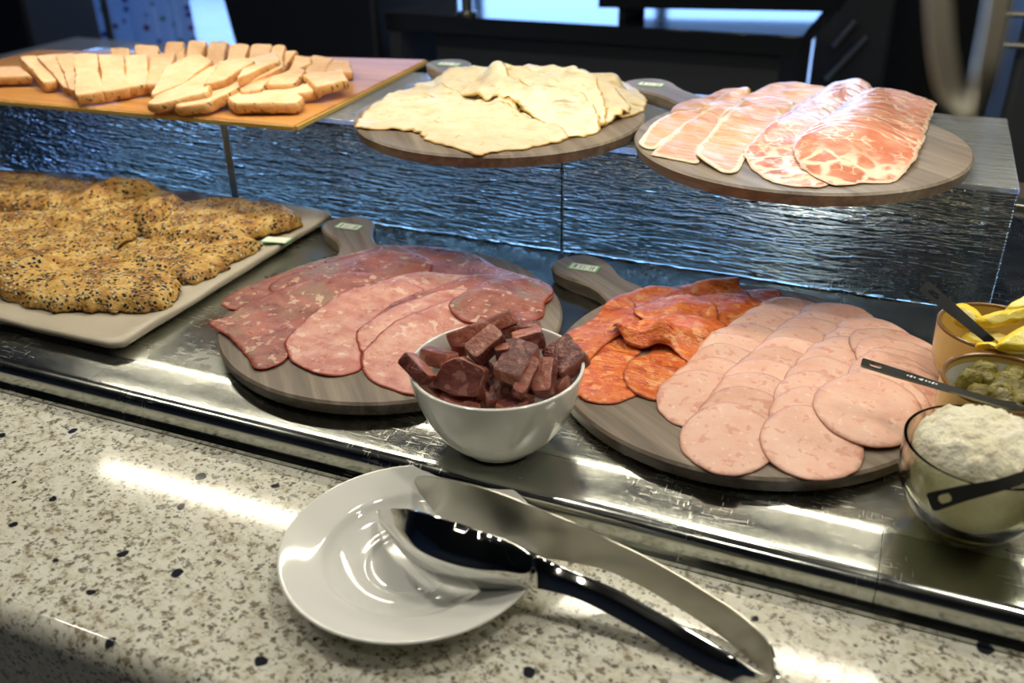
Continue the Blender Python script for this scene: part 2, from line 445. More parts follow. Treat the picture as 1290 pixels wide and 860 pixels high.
def m_fish():
    t = NT('pepper_crusted_fish'); v = t.coord()
    base = t.ramp(t.noise(t.warp(v, 20, .02), 40, 5, .65), [(.32, (.20, .08, .015)), (.44, (.42, .21, .04)), (.56, (.60, .37, .09)), (.72, (.68, .52, .26))])
    vw = t.warp(v, 150, .004)
    k = t.vor(vw, 260); cell = t.vor(vw, 260, out='Color')
    g = t.n('ShaderNodeSeparateColor'); t.t.links.new(cell, g.inputs[0])
    dens = t.ramp(t.noise(v, 22, 3, .6), [(.34, .3), (.55, .85)])
    sel = t.math('LESS_THAN', g.outputs[0], dens)
    seed = t.math('MULTIPLY', t.ramp(k, [(.38, 1.0), (.52, 0.0)]), sel)
    c = t.mix(seed, base, t.ramp(g.outputs[1], [(.0, (.012, .012, .012)), (.45, (.03, .028, .025)), (.55, (.20, .15, .08)), (.8, (.62, .54, .36))], 'CONSTANT'))
    h = t.math('MULTIPLY', t.ramp(k, [(.0, 1.0), (.6, 0.0)]), sel)
    return t.p(col=c, rough=.5, spec=.4, normal=t.bump(h, .0025, .9, t.bump(t.noise(v, 60, 4, .65), .006, .8)))
M['fish'] = m_fish()
M['crumb'] = m_meat('pale_peach_roast', (.78, .47, .25), (.84, .55, .33), (.87, .63, .43), rough=.5, bump=.0012)
M['crust'] = m_meat('herb_crusted_rind', (.52, .24, .07), (.64, .33, .11), (.72, .42, .17), rough=.55, bump=.0018, spots=[(130, .60, (.07, .07, .015), .9)])
M['platter'] = simple('stone_grey_ceramic', (.46, .41, .32), .38, 0, spec=.45)
M['yellow_bowl'] = simple('ochre_stoneware', (.60, .44, .13), .22, 0, coat=.3)
M['brown_rim'] = simple('brown_glazed_rim', (.20, .10, .03), .2)
M['lemon'] = m_meat('yellow_lemon_rind', (.80, .56, .02), (.86, .64, .03), (.88, .70, .06), rough=.35, bump=.002)
M['lemon_flesh'] = m_meat('lemon_flesh', (.80, .64, .06), (.86, .74, .14), (.90, .84, .42), rough=.25, bump=.001)
M['caper'] = m_meat('green_brown_caperberry', (.07, .055, .006), (.15, .125, .018), (.25, .22, .045), rough=.25, bump=.003, sss=.02)
M['horseradish'] = m_meat('grated_cream_root', (.72, .68, .46), (.80, .77, .58), (.85, .83, .68), rough=.6, bump=.003)

# ------------------------------------------------------------------ room shell (dark restaurant behind the counter)
FZ = -0.93
def m_floor():
    t = NT('pale_floor'); v = t.coord(rnd=False)
    return t.p(col=t.ramp(t.noise(v, 3, 3), [(.3, (.30, .33, .37)), (.7, (.40, .43, .46))]), rough=.22, spec=.5)
tag(MB().box((-12, -2.5, FZ - .1), (8, 10.1, FZ)).build('floor', m_floor()), kind='structure')
tag(MB().box((-12, -2.5, 2.0), (8, 10.1, 2.1)).build('ceiling', M['dark_wall']), kind='structure')
tag(MB().box((-12.1, -2.5, FZ), (-12, 10.1, 2.0)).build('wall_left', M['dark_wall']), kind='structure')
tag(MB().box((8, -2.5, FZ), (8.1, 10.1, 2.0)).build('wall_right', M['dark_wall']), kind='structure')
tag(MB().box((-12, -2.6, FZ), (8, -2.5, 2.0)).build('wall_front', M['dark_wall']), kind='structure')
wb = MB()
WX0, WX1, WZ0, WZ1 = -11.0, -0.4, -0.6, 1.8
wb.box((-12, 10, FZ), (8, 10.1, WZ0)); wb.box((-12, 10, WZ1), (8, 10.1, 2.0)); wb.box((-12, 10, WZ0), (WX0, 10.1, WZ1)); wb.box((WX1, 10, WZ0), (8, 10.1, WZ1))
tag(wb.build('wall_back', M['dark_wall']), kind='structure')
t = NT('daylit_window_pane'); t.t.nodes.remove(t.b); e_ = t.n('ShaderNodeEmission'); e_.inputs[0].default_value = (.24, .47, 1.0, 1); e_.inputs[1].default_value = WINDOW_STRENGTH
t.t.links.new(e_.outputs[0], t.out.inputs[0]); M['daylight'] = t.m
nwin = 5
for i in range(nwin):
    a = WX0 + (WX1 - WX0) * i / nwin; b = WX0 + (WX1 - WX0) * (i + 1) / nwin
    f = MB().box((a, 9.96, WZ0), (a + .06, 10.06, WZ1)).box((b - .06, 9.96, WZ0), (b, 10.06, WZ1)).box((a + .06, 9.96, WZ0), (b - .06, 10.06, WZ0 + .06)).box((a + .06, 9.96, WZ1 - .06), (b - .06, 10.06, WZ1))
    o = tag(f.build('window_%d' % (i + 1), M['dark_panel']), kind='structure')
    pn = MB().box((a + .06, 10.01, WZ0 + .06), (b - .06, 10.03, WZ1 - .06)).build('pane', M['daylight'], None)
    pn.parent = o; pn.location = pn.location - o.location

# ------------------------------------------------------------------ counter: granite ledge, steel tray, rear trim
X0, X1 = -2.2, 0.62
GZ = -0.028
g = MB().sweep_x([(.62, FZ + .9), (.33, -.20), (.288, -.19), (.286, -.045), (.289, -.034), (.296, GZ), (.299, GZ), (.497, GZ), (.4975, -.19)][1:], X0, X1, 1)
g.box((X0, .30, FZ), (X1, 1.30, -.192))
g.box((X0, .499, -.191), (X1, 1.298, GZ - .003))
tag(g.build('granite_counter', M['granite'], origin=((X0 + X1) / 2, .5, FZ), sharp=50), 'pale speckled granite counter ledge running along the front of the steel tray', 'counter')

tray = thing('serving_tray', ((X0 + X1) / 2, .85, GZ), 'long scratched stainless steel counter tray carrying the boards, platters and bowls', 'tray')
tp = Vector(tray.location)
def sub(pts): return [Vector(p) - tp for p in pts]
pan = MB().sweep_x([(.556, -.0005), (.56, 0.0), (.563, 0.0), (1.162, 0.0), (1.165, 0.0), (1.172, -.004), (1.174, -.03)], X0, X1, 2)
pan.v = sub(pan.v); pan.build('pan', M['steel'], tray)
# the rolled front rim, in the sections whose joints show
def rim(x0, x1, dz=0.0):
    pr = []
    for k in range(9):
        a = R(90) * k / 8; rr = .011
        pr.append((.5035 + rr - rr * math.sin(R(90) - a) , -.013 + dz + rr * math.sin(a)))
    prof = [(.5030, GZ + .001), (.5032, -.020)] + pr + [(.518, -.0018 + dz), (.530, -.0016 + dz), (.552, -.0013 + dz), (.556, -.0008 + dz), (.558, -.004)]
    mb = MB().sweep_x(prof, x0, x1, 1); mb.v = sub(mb.v); o = mb.build('front_rim', M['rim'], tray, sharp=60)
    return o
rim(X0, -.640); rim(-.6395, -.3045); rim(-.304, .036); rim(.0365, X1)
st = MB().box((X0, .4975, GZ), (X1, .503, GZ + .004)); st.v = sub(st.v); st.build('base_strip', M['rim'], tray)
rt = MB().box((X0, 1.176, GZ), (X1, 1.297, -.012)); rt.v = sub(rt.v); rt.build('rear_channel', M['rim'], tray)
tag(MB().box((X0, 1.30, -.19), (X1, 1.33, -.004)).build('rear_trim', M['satin'], bevel=.002), 'narrow steel strip behind the tray, past the right end of the ripple glass', 'strip')
tag(MB().box((X0, 1.33, -.19), (X1, 1.41, -.008)).build('rear_ledge', simple('dark_brown_stone', (.12, .10, .08), .2), bevel=.002), 'brownish stone ledge at the back of the counter behind the ripple glass', 'ledge')

# ------------------------------------------------------------------ ripple glass risers
SH = 0.13; GY0, GY1 = 0.937, 1.197
def riser(x0, x1, label, strip):
    r = thing('glass_riser', ((x0 + x1) / 2, GY0, 0), label, 'glass shelf', 'ripple glass risers along the tray')
    o = Vector(r.location)
    def add(name, a, b, mat, bw=.0015):
        mb = MB().box(a, b); mb.v = [v - o for v in mb.v]; ob = mb.build(name, mat, r); bev(ob, bw, 3); return ob
    add('front_panel', (x0 + .001, GY0, .0005), (x1 - .001, GY0 + .006, SH - .0065), M['glass'])
    add('top_panel', (x0 + .001, GY0, SH - .006), (x1 - .001, GY1, SH), M['glass_top'])
    add('rear_panel', (x0 + .001, GY1 - .006, .0005), (x1 - .001, GY1, SH - .0065), M['clear'])
    if strip: add('joint_strip', (x0 - .005, GY0 - .0012, .0005), (x0 + .006, GY0 - .0002, SH - .0065), M['seam'], .0003)
    return r
riser(-1.26, -.80, 'ripple glass riser under the orange wooden board of sliced roast', False)
riser(-.80, -.339, 'ripple glass riser under the round board of pale poultry slices', True)
riser(-.339, .113, 'ripple glass riser at the right end, under the round board of hams', False)

# ------------------------------------------------------------------ round boards with a handle
def board_outline(ext=0.0):
    a0 = math.asin(.026 / .165); pts = []
    n = 72
    for k in range(n + 1):
        a = a0 + (2 * math.pi - 2 * a0) * k / n; pts.append(Vector((.165 * math.cos(a), .165 * math.sin(a), 0)))
    hand = [(.172, -.0225), (.190, -.0185), (.206, -.0185), (.222, -.0225), (.238, -.0280), (.252, -.0295), (.265, -.0270), (.2745, -.0200), (.279, -.010), (.280, 0)]
    hand = [(x + ext * min(1, (x - .165) / .05), y) for x, y in hand]
    hp = hand + [(x, -y) for x, y in hand[:-1]][::-1]
    return pts + [Vector((x, y, 0)) for x, y in hp]
def make_board(cx, cy, z, ang, label, first=None, ext=0.0):
    b = thing('serving_board', (cx, cy, z), label, 'serving board', 'round wooden boards with a handle', ang)
    if first is None:
        out = resample(board_outline(ext), .004)
        vs, fs = plate_mesh([Vector((p.x, p.y)) for p in out], .0, .015, .0022, .012)
        # undercut lower edge: the underside is smaller than the top
        vs = [(x, y, zz) if zz > .006 else (x * (.955 if zz < .0015 else .985), y * (.955 if zz < .0015 else .985), zz) for x, y, zz in vs]
        mesh_obj('board', vs, fs, M['board'], b, sharp=40)
        lb = MB().box((-.0165, -.0085, .0151), (.0165, .0085, .0156)).build('label_tag', M['green'], b)
        lb.location = Vector((.246 + ext, 0, 0)); lb.rotation_euler.z = -ang
        MB().box((-.0145, -.0068, .01562), (.0145, .0068, .0158)).build('label_face', M['paper'], lb)
        tx = MB()
        for (x, w_) in ((-.0105, .0022), (-.0035, .0009), (.0005, .0006), (.0075, .0010), (.0100, .0016)):
            tx.box((x, -.005, .0158), (x + w_, .0045, .01588))
        tx.build('label_print', M['ink'], lb)
    else:
        for ch in first.children:
            c = ch.copy(); COL.objects.link(c); c.parent = b
            if ch.name.startswith('label_tag'): c.rotation_euler.z = -ang
            for gch in ch.children:
                d = gch.copy(); COL.objects.link(d); d.parent = c
    return b
L1 = (-.430, .702); L2 = (-.091, .725); U1 = (-.430, .975); U2 = (-.096, .978)
def ang(c, h): return math.atan2(h[1] - c[1], h[0] - c[0])
b0 = make_board(L1[0], L1[1], .0003, ang(L1, (-.601, .895)), 'round grey wooden handled board under the cured meat slices, left of the white bowl')
make_board(L2[0], L2[1], .0003, ang(L2, (-.291, .872)), 'round grey wooden handled board under the orange sausage and pink sausage slices', b0)
b1 = make_board(U1[0], U1[1], SH + .0003, ang(U1, (-.606, 1.198)), 'round grey wooden handled board on the glass shelf under pale poultry slices', None, .032)
make_board(U2[0], U2[1], SH + .0003, ang(U2, (-.311, 1.172)), 'round grey wooden handled board on the glass shelf under ham slices', b1)

# ------------------------------------------------------------------ draping: a slice settles on whatever already lies below it
class Heap:
    def __init__(s, x0, x1, y0, y1, base, res=.002):
        s.x0, s.y0, s.res = x0, y0, res; s.nx = int((x1 - x0) / res) + 1; s.ny = int((y1 - y0) / res) + 1
        s.H = np.full((s.nx, s.ny), base, float); s.base = base
        gx, gy = np.meshgrid(x0 + res * np.arange(s.nx), y0 + res * np.arange(s.ny), indexing='ij'); s.P = np.stack([gx.ravel(), gy.ravel()], -1)
    def samp(s, A, x, y):
        fx = np.clip((np.asarray(x) - s.x0) / s.res, 0, s.nx - 1.001); fy = np.clip((np.asarray(y) - s.y0) / s.res, 0, s.ny - 1.001)
        i = fx.astype(int); j = fy.astype(int); a = fx - i; b = fy - j
        return A[i, j] * (1 - a) * (1 - b) + A[i + 1, j] * a * (1 - b) + A[i, j + 1] * (1 - a) * b + A[i + 1, j + 1] * a * b
    def outline(s, pix, t=.0012, lift=0.0):
        out = []
        for (x, y) in pix:
            z = s.base + t
            for _ in range(5):
                p = px(x, y, z); z = z * .4 + .6 * (float(s.samp(s.H, p.x, p.y)) + t + lift)
            out.append(px(x, y, z))
        return out
    def drop(s, name, outline, mat, t=.0013, wr=(.0012, 35), seed=0, blur=4, dome=0.0, domew=.008, step=.004, edge_noise=.0012, parent=None, roll=None, n=6, maxr=3):
        """outline: world points (x, y); returns the settled slice"""
        C = resample([Vector((p[0], p[1], 0)) for p in catmull(outline, n)], step * .8)
        m_ = len(C); c0 = sum(C, Vector()) / m_
        C2 = []
        for p in C:
            q = p + (p - c0).normalized() * edge_noise * (noise.noise(Vector((p.x * 90, p.y * 90, seed * 3.1))) + .6 * noise.noise(Vector((p.x * 260, p.y * 260, seed * 1.7))))
            C2.append(q)
        A = np.array([(p.x, p.y) for p in C2])
        lo = A.min(0) - .014; hi = A.max(0) + .014
        i0 = max(0, int((lo[0] - s.x0) / s.res)); i1 = min(s.nx, int((hi[0] - s.x0) / s.res) + 2); j0 = max(0, int((lo[1] - s.y0) / s.res)); j1 = min(s.ny, int((hi[1] - s.y0) / s.res) + 2)
        P = s.P.reshape(s.nx, s.ny, 2)[i0:i1, j0:j1].reshape(-1, 2)
        ins, d = inside_dist(P, A); sh = (i1 - i0, j1 - j0); ins = ins.reshape(sh); d = d.reshape(sh) * np.where(ins, 1, -1)
        Hs = s.H[i0:i1, j0:j1]
        near = np.where(d > -.004, Hs, s.base)
        S = near.copy()
        for dx in range(-maxr, maxr + 1):
            for dy in range(-maxr, maxr + 1):
                if dx * dx + dy * dy <= maxr * maxr + 1: S = np.maximum(S, shift(near, dx, dy))
        for _ in range(2):
            for ax in (0, 1):
                acc = sum(shift(S, k if ax == 0 else 0, 0 if ax == 0 else k) for k in range(-blur, blur + 1)); S = acc / (2 * blur + 1)
        S = np.maximum(S, near)
        W = np.zeros(sh)
        Px = P[:, 0].reshape(sh); Py = P[:, 1].reshape(sh)
        if wr[0]:
            for a in range(sh[0]):
                for b in range(sh[1]):
                    if d[a, b] > -.006:
                        x, y = Px[a, b], Py[a, b]
                        v = noise.noise(Vector((x * wr[1], y * wr[1] * .6, seed * 5.3))) + .4 * noise.noise(Vector((x * wr[1] * 2.3, y * wr[1] * 2.3, seed * 2.9 + 7)))
                        W[a, b] = max(0, v + .15) * wr[0]
        if roll is not None:                      # a rolled-up lip along a line: (x0, y0, x1, y1, height, width)
            for (ax_, ay_, bx_, by_, hh, ww) in roll:
                ab = np.array([bx_ - ax_, by_ - ay_]); tt = np.clip(((Px - ax_) * ab[0] + (Py - ay_) * ab[1]) / (ab @ ab), 0, 1)
                dd = np.hypot(Px - ax_ - tt * ab[0], Py - ay_ - tt * ab[1]); W += hh * np.exp(-(dd / ww) ** 2)
        Z = S + W
        full = s.H.copy(); full[i0:i1, j0:j1] = Z
        def thick(dd): return t + dome * (1 - np.exp(-np.maximum(dd, 0) / domew))
        V, F = triangulate([Vector((p.x, p.y)) for p in C2], step)
        _, dv = inside_dist(V, A)
        zb = s.samp(full, V[:, 0], V[:, 1]) + .0002
        bl = boundary_loop(F); bset = set(i for i, _ in bl)
        bm = np.array([i in bset for i in range(len(V))])
        tt = thick(dv) - .0002; tt = np.where(bm, np.minimum(tt, t * .55), tt)
        if dome: tt = tt + np.where(bm, 0, np.array([dome * .22 * noise.noise(Vector((x * 60, y * 60, seed))) for x, y in V]))
        nv = len(V)
        vs = [(V[i, 0], V[i, 1], zb[i] + tt[i]) for i in range(nv)] + [(V[i, 0], V[i, 1], zb[i]) for i in range(nv)]
        fs = [tuple(f) for f in F] + [(f[0] + nv, f[2] + nv, f[1] + nv) for f in F]
        for a, b in bl: fs.append((b, a, a + nv, b + nv))
        cen = (float(V[:, 0].mean()), float(V[:, 1].mean()), float(zb.min()))
        o = mesh_obj(name, vs, fs, mat, parent, True, cen, attr={'edge': [float(v) for v in dv] * 2, 'lv': [float(v) for v in (V[:, 1] - V[:, 1].min()) / max(1e-6, V[:, 1].max() - V[:, 1].min())] * 2})
        s.H[i0:i1, j0:j1] = np.where(ins, Z + thick(d), Hs)
        return o

def shift(A, dx, dy):
    B = A
    if dx: B = np.concatenate([B[dx:], np.repeat(B[-1:], dx, 0)], 0) if dx > 0 else np.concatenate([np.repeat(B[:1], -dx, 0), B[:dx]], 0)
    if dy: B = np.concatenate([B[:, dy:], np.repeat(B[:, -1:], dy, 1)], 1) if dy > 0 else np.concatenate([np.repeat(B[:, :1], -dy, 1), B[:, :dy]], 1)
    return B

def Z(ox, oy, s): return lambda pts: [(ox + x * s, oy + y * s) for x, y in pts]
ORD = ['first', 'second', 'third', 'fourth', 'fifth', 'sixth', 'seventh', 'eighth', 'ninth', 'tenth', 'eleventh', 'twelfth', 'thirteenth', 'fourteenth', 'fifteenth', 'sixteenth', 'seventeenth', 'eighteenth']

# ------------------------------------------------------------------ cured meat slices on the lower left board
h1 = Heap(L1[0] - .2, L1[0] + .2, L1[1] - .2, L1[1] + .2, .0156)
T5 = Z(250, 250, .3953)
def off(p, dx, dy): return [(x + dx, y + dy) for x, y in p]
meats = [
 ('beef_dark', [(620, 158), (700, 150), (840, 168), (905, 190), (960, 240), (880, 300), (700, 280), (560, 220)], 'darkest cured meat slice at the back of the lower left board', 0),
 ('beef_dark', [(880, 200), (960, 225), (1050, 250), (1128, 285), (1100, 340), (960, 330), (860, 270)], 'cured meat slice at the far right edge of the lower left board', 0),
 ('beef_dark', [(72, 330), (130, 292), (250, 250), (400, 200), (560, 158), (650, 156), (700, 200), (560, 270), (380, 320), (170, 350), (95, 352)], 'long brown cured meat slice along the back left of the board', 1),
 ('beef_dark', [(230, 270), (420, 205), (590, 165), (740, 200), (700, 260), (520, 320), (300, 330)], 'brown cured meat slice second from the left back edge', 1),
 ('beef_dark', [(35, 398), (95, 378), (150, 335), (280, 285), (400, 250), (520, 235), (600, 270), (470, 340), (340, 420), (290, 500), (255, 530), (185, 545), (150, 500), (90, 440)], 'dark greenish-brown cured meat slice hanging over the left board edge', 1),
 ('beef_pink', [(400, 350), (560, 270), (700, 235), (880, 245), (960, 290), (800, 350), (600, 420), (450, 430)], 'reddish cured meat slice in the middle of the lower left board', 1),
 ('beef_pink', [(275, 470), (285, 440), (360, 375), (470, 300), (560, 275), (660, 270), (720, 300), (620, 370), (540, 440), (520, 510), (515, 545), (430, 567), (350, 548), (300, 520)], 'rosy pink cured meat slice with a pale fat streak at the front left', 1),
 ('beef_dark', [(560, 380), (700, 300), (860, 250), (1000, 240), (1060, 270), (980, 340), (820, 400), (640, 430)], 'red-brown cured meat slice behind the two front right slices', 0),
 ('beef_pink', [(503, 430), (530, 400), (620, 345), (760, 300), (860, 290), (900, 330), (760, 400), (640, 450), (560, 480), (520, 490)], 'cured meat slice tucked just behind the frontmost one', 0),
 ('beef_pink', [(520, 510), (530, 480), (580, 430), (700, 360), (840, 310), (980, 300), (1060, 340), (1000, 420), (860, 480), (760, 560), (700, 625), (610, 605), (560, 585), (525, 550)], 'frontmost pink cured meat slice, partly behind the white bowl', 1),
 ('beef_dark', [(800, 330), (900, 270), (1000, 250), (1126, 288), (1105, 335), (1088, 385), (960, 400), (840, 390)], 'red cured meat slice above the white bowl, right side of the board', 0)]
for i, (mt, pts, lab, _) in enumerate(meats):
    o = h1.drop('cured_meat_slice', h1.outline(T5(pts)), M[mt], t=.0016, wr=(.0022, 26), seed=i + 1, blur=4)
    tag(o, lab, 'meat slice', 'cured meat slices on the lower left board')

# ------------------------------------------------------------------ orange cured sausage and pink sausage on the lower right board
h2 = Heap(L2[0] - .2, L2[0] + .2, L2[1] - .2, L2[1] + .2, .0156)
T3 = Z(690, 310, .2558); TM = Z(820, 360, .2946)
def disc_pix(T, cx, cy, r, seed, rag=.06, H=None, ex=1.0):
    c = T([(cx, cy)])[0]; z = H.base + .002
    for _ in range(4): p = px(c[0], c[1], z); z = float(H.samp(H.H, p.x, p.y)) + .001
    rr = random.Random(seed)
    a0 = rr.random() * 6
    return [Vector((p.x + r * ex * (1 + rag * rr.uniform(-.5, .5)) * math.cos(2 * math.pi * k / 12 + a0), p.y + r * (1 + rag * rr.uniform(-.5, .5)) * math.sin(2 * math.pi * k / 12 + a0), 0)) for k in range(12)]
chor = [
 ([(880, 245), (1000, 212), (1140, 222), (1120, 290), (980, 380), (860, 380)], 'orange sausage slice at the back beside the pink slices', .0022, None),
 ([(640, 215), (720, 188), (840, 165), (935, 170), (945, 205), (1000, 260), (900, 350), (700, 330)], 'orange sausage slice with the curled up corner at the back', .003, (935, 172, .007)),
 ([(150, 480), (200, 540), (330, 560), (460, 520), (420, 430), (280, 400)], 'orange sausage slice under the left end of the orange heap', .002, None)]
front = [((310, 645), .043, 'round orange sausage slice at the front left of the board'), ((560, 640), .040, 'round orange sausage slice with a pale middle, second from the left front')]
seed = 40
def chorizo(out, lab, wrk=.003, roll=None):
    global seed; seed += 1
    o = h2.drop('orange_sausage_slice', out, M['chorizo'], t=.0015, wr=(wrk, 30), seed=seed, blur=4, edge_noise=.0016, roll=roll)
    tag(o, lab, 'sausage slice', 'orange sausage slices on the lower right board')
chorizo(h2.outline(T3(chor[2][0])), chor[2][1])
chorizo(h2.outline(T3([(480, 560), (560, 470), (700, 440), (820, 440), (800, 520), (740, 600), (660, 640), (540, 620)])), 'orange sausage slice below the rolled fold, next to the pink row')
for (c, r_, lab) in front: chorizo(disc_pix(T3, c[0], c[1], r_, seed, .09, h2, .78), lab, .0012)
def wpt(T, H, x, y):
    q = H.outline(T([(x, y)]))[0]; return q.x, q.y
for pts, lab, wk, r_ in chor[:2]:
    roll = None
    if r_:
        a = wpt(T3, h2, 800, 195); b = wpt(T3, h2, 930, 185); roll = [(a[0], a[1], b[0], b[1], .006, .012)]
    chorizo(h2.outline(T3(pts)), lab, wk, roll)
more = [
 ([(330, 262), (460, 210), (600, 210), (700, 260), (760, 350), (640, 420), (400, 400), (300, 340)], 'orange sausage slice at the back left near the board handle', .004),
 ([(88, 430), (180, 385), (320, 268), (430, 290), (450, 400), (300, 470), (190, 572), (155, 540)], 'orange sausage slice hanging towards the white bowl', .004),
 ([(600, 300), (800, 240), (1000, 262), (1075, 295), (960, 390), (880, 440), (760, 470), (620, 420)], 'orange sausage slice in the middle beside the pink stack', .004),
 ([(420, 320), (560, 260), (740, 260), (840, 330), (760, 410), (560, 420)], 'orange sausage slice on top of the heap, behind the fold', .005)]
for pts, lab, wk in more: chorizo(h2.outline(T3(pts)), lab, wk)
a = wpt(T3, h2, 350, 455); b = wpt(T3, h2, 560, 475); c = wpt(T3, h2, 760, 455)
chorizo(h2.outline(T3([(318, 405), (420, 370), (600, 335), (760, 350), (880, 390), (850, 450), (790, 530), (735, 590), (670, 555), (580, 510), (470, 518), (370, 485)])), 'folded orange sausage slice with a rolled front lip casting a shadow', .003,
        [(a[0], a[1], b[0], b[1], .012, .010), (b[0], b[1], c[0], c[1], .010, .012)])

cols = [
 ('left', [(610, 130), (545, 170), (480, 215), (420, 265), (365, 320), (320, 370), (265, 425), (205, 480)]),
 ('second', [(800, 155), (745, 195), (700, 235), (650, 285), (600, 335), (545, 385), (490, 440), (440, 505), (395, 575), (330, 655)]),
 ('third', [(960, 235), (900, 290), (850, 335), (800, 385), (755, 440), (715, 505), (700, 590), (675, 675)]),
 ('right', [(1040, 280), (1070, 330), (1090, 390), (1040, 420), (1080, 470), (1010, 480), (960, 500), (910, 515)])]
sd = 100
for cn, pts in cols:
    n_ = len(pts)
    for k, (x, y) in enumerate(pts):
        sd += 1; r_ = .0365 if cn != 'right' else .0385
        if cn == 'left': r_ = .035
        out = disc_pix(TM, x, y, r_ * 1.16, sd, .07, h2, .84)
        if cn == 'right' or (cn == 'third' and k == n_ - 1):
            # ragged right side
            rr = random.Random(sd); out = [Vector((p.x + (rr.uniform(0, .007) if p.x > sum(q.x for q in out) / 12 + .02 else 0), p.y, 0)) for p in out]
        o = h2.drop('pink_sausage_slice', out, M['mortadella'], t=.0015, wr=(.0009, 30), seed=sd, blur=5, edge_noise=.0008)
        rank = n_ - 1 - k
        if rank == 0: lab = {'left': 'frontmost pink sausage slice of the left row, next to the orange ones', 'second': 'front left round pink sausage slice, lowest in its row', 'third': 'frontmost round pink sausage slice in the whole fan', 'right': 'large pink sausage slice lying under the long spoon handle'}[cn]
        else: lab = '%s pink sausage slice from the front in the %s row of the fan' % (ORD[rank], {'left': 'leftmost', 'second': 'second', 'third': 'third', 'right': 'rightmost'}[cn])
        tag(o, lab, 'sausage slice', 'pink sausage slices on the lower right board')

# ------------------------------------------------------------------ pale poultry slices on the upper left board
h3 = Heap(U1[0] - .21, U1[0] + .21, U1[1] - .2, U1[1] + .2, SH + .0156)
TT = Z(400, 0, .3605)
tk = [
 ([(250, 345), (420, 300), (620, 300), (760, 330), (860, 420), (760, 490), (560, 500), (360, 450)], 'lowest pale poultry slice, buried under the middle of the heap', .004),
 ([(620, 290), (800, 280), (980, 300), (1090, 350), (1040, 410), (900, 460), (700, 420)], 'pale poultry slice buried under the right side of the heap', .005),
 ([(430, 300), (560, 270), (700, 275), (860, 300), (960, 340), (840, 400), (600, 380), (440, 350)], 'pale poultry slice buried under the back of the heap', .006),
 ([(430, 285), (450, 262), (540, 250), (610, 240), (700, 250), (800, 265), (820, 330), (640, 340), (500, 320)], 'pale poultry slice with a peaked edge at the back left of the heap', .007),
 ([(690, 260), (770, 245), (900, 240), (960, 258), (1040, 285), (1030, 340), (880, 350), (740, 320)], 'pale poultry slice with a brown crease at the back of the heap', .008),
 ([(880, 280), (1000, 285), (1070, 290), (1115, 312), (1150, 370), (1130, 392), (1060, 410), (960, 380), (890, 330)], 'rightmost pale poultry slice, drooping over the board edge', .004),
 ([(820, 290), (940, 290), (1040, 330), (1090, 380), (1050, 422), (985, 440), (900, 420), (820, 350)], 'pale poultry slice with fluted folds on the right side', .005),
 ([(600, 270), (760, 250), (880, 265), (980, 320), (1010, 400), (975, 440), (880, 400), (740, 350), (620, 330)], 'wide pale poultry slice on top at the right of the heap', .007),
 ([(340, 300), (440, 270), (560, 262), (700, 285), (820, 305), (930, 345), (985, 420), (960, 468), (880, 478), (800, 440), (700, 380), (540, 345), (400, 345)], 'long pale poultry slice with a brown underside fold across the heap', .007),
 ([(205, 370), (300, 318), (400, 305), (520, 330), (640, 355), (700, 375), (660, 430), (480, 440), (300, 420), (220, 400)], 'pale poultry slice at the left of the heap with a browned edge', .005),
 ([(135, 425), (190, 375), (300, 335), (460, 345), (620, 365), (690, 385), (760, 420), (860, 455), (870, 488), (790, 505), (700, 522), (620, 530), (560, 543), (480, 515), (380, 490), (345, 462), (250, 452), (145, 448)], 'largest pale poultry slice, spread over the front left of the board', .0035)]
for i, (pts, lab, wk) in enumerate(tk):
    o3 = h3.outline(TT(pts)); c3_ = sum(o3, Vector()) / len(o3); rr = random.Random(70 + i); rl = []
    for q in range(0 if i < 2 else (3 if i == 10 else 7)):
        ox_, oy_ = rr.uniform(-.05, .05), rr.uniform(-.035, .035); la = rr.uniform(.03, .06); an = rr.uniform(-.35, .15)
        rl.append((c3_.x + ox_ - la * math.cos(an), c3_.y + oy_ - la * math.sin(an), c3_.x + ox_ + la * math.cos(an), c3_.y + oy_ + la * math.sin(an), (.5 if i == 10 else 1) * rr.uniform(.003, .0065), rr.uniform(.0045, .008)))
    o = h3.drop('poultry_slice', o3, M['turkey'], t=.0018, wr=(wk * .6, 60), seed=200 + i, blur=2, edge_noise=.004, step=.003, roll=rl, maxr=2)
    tag(o, lab, 'poultry slice', 'pale poultry slices on the upper left board')

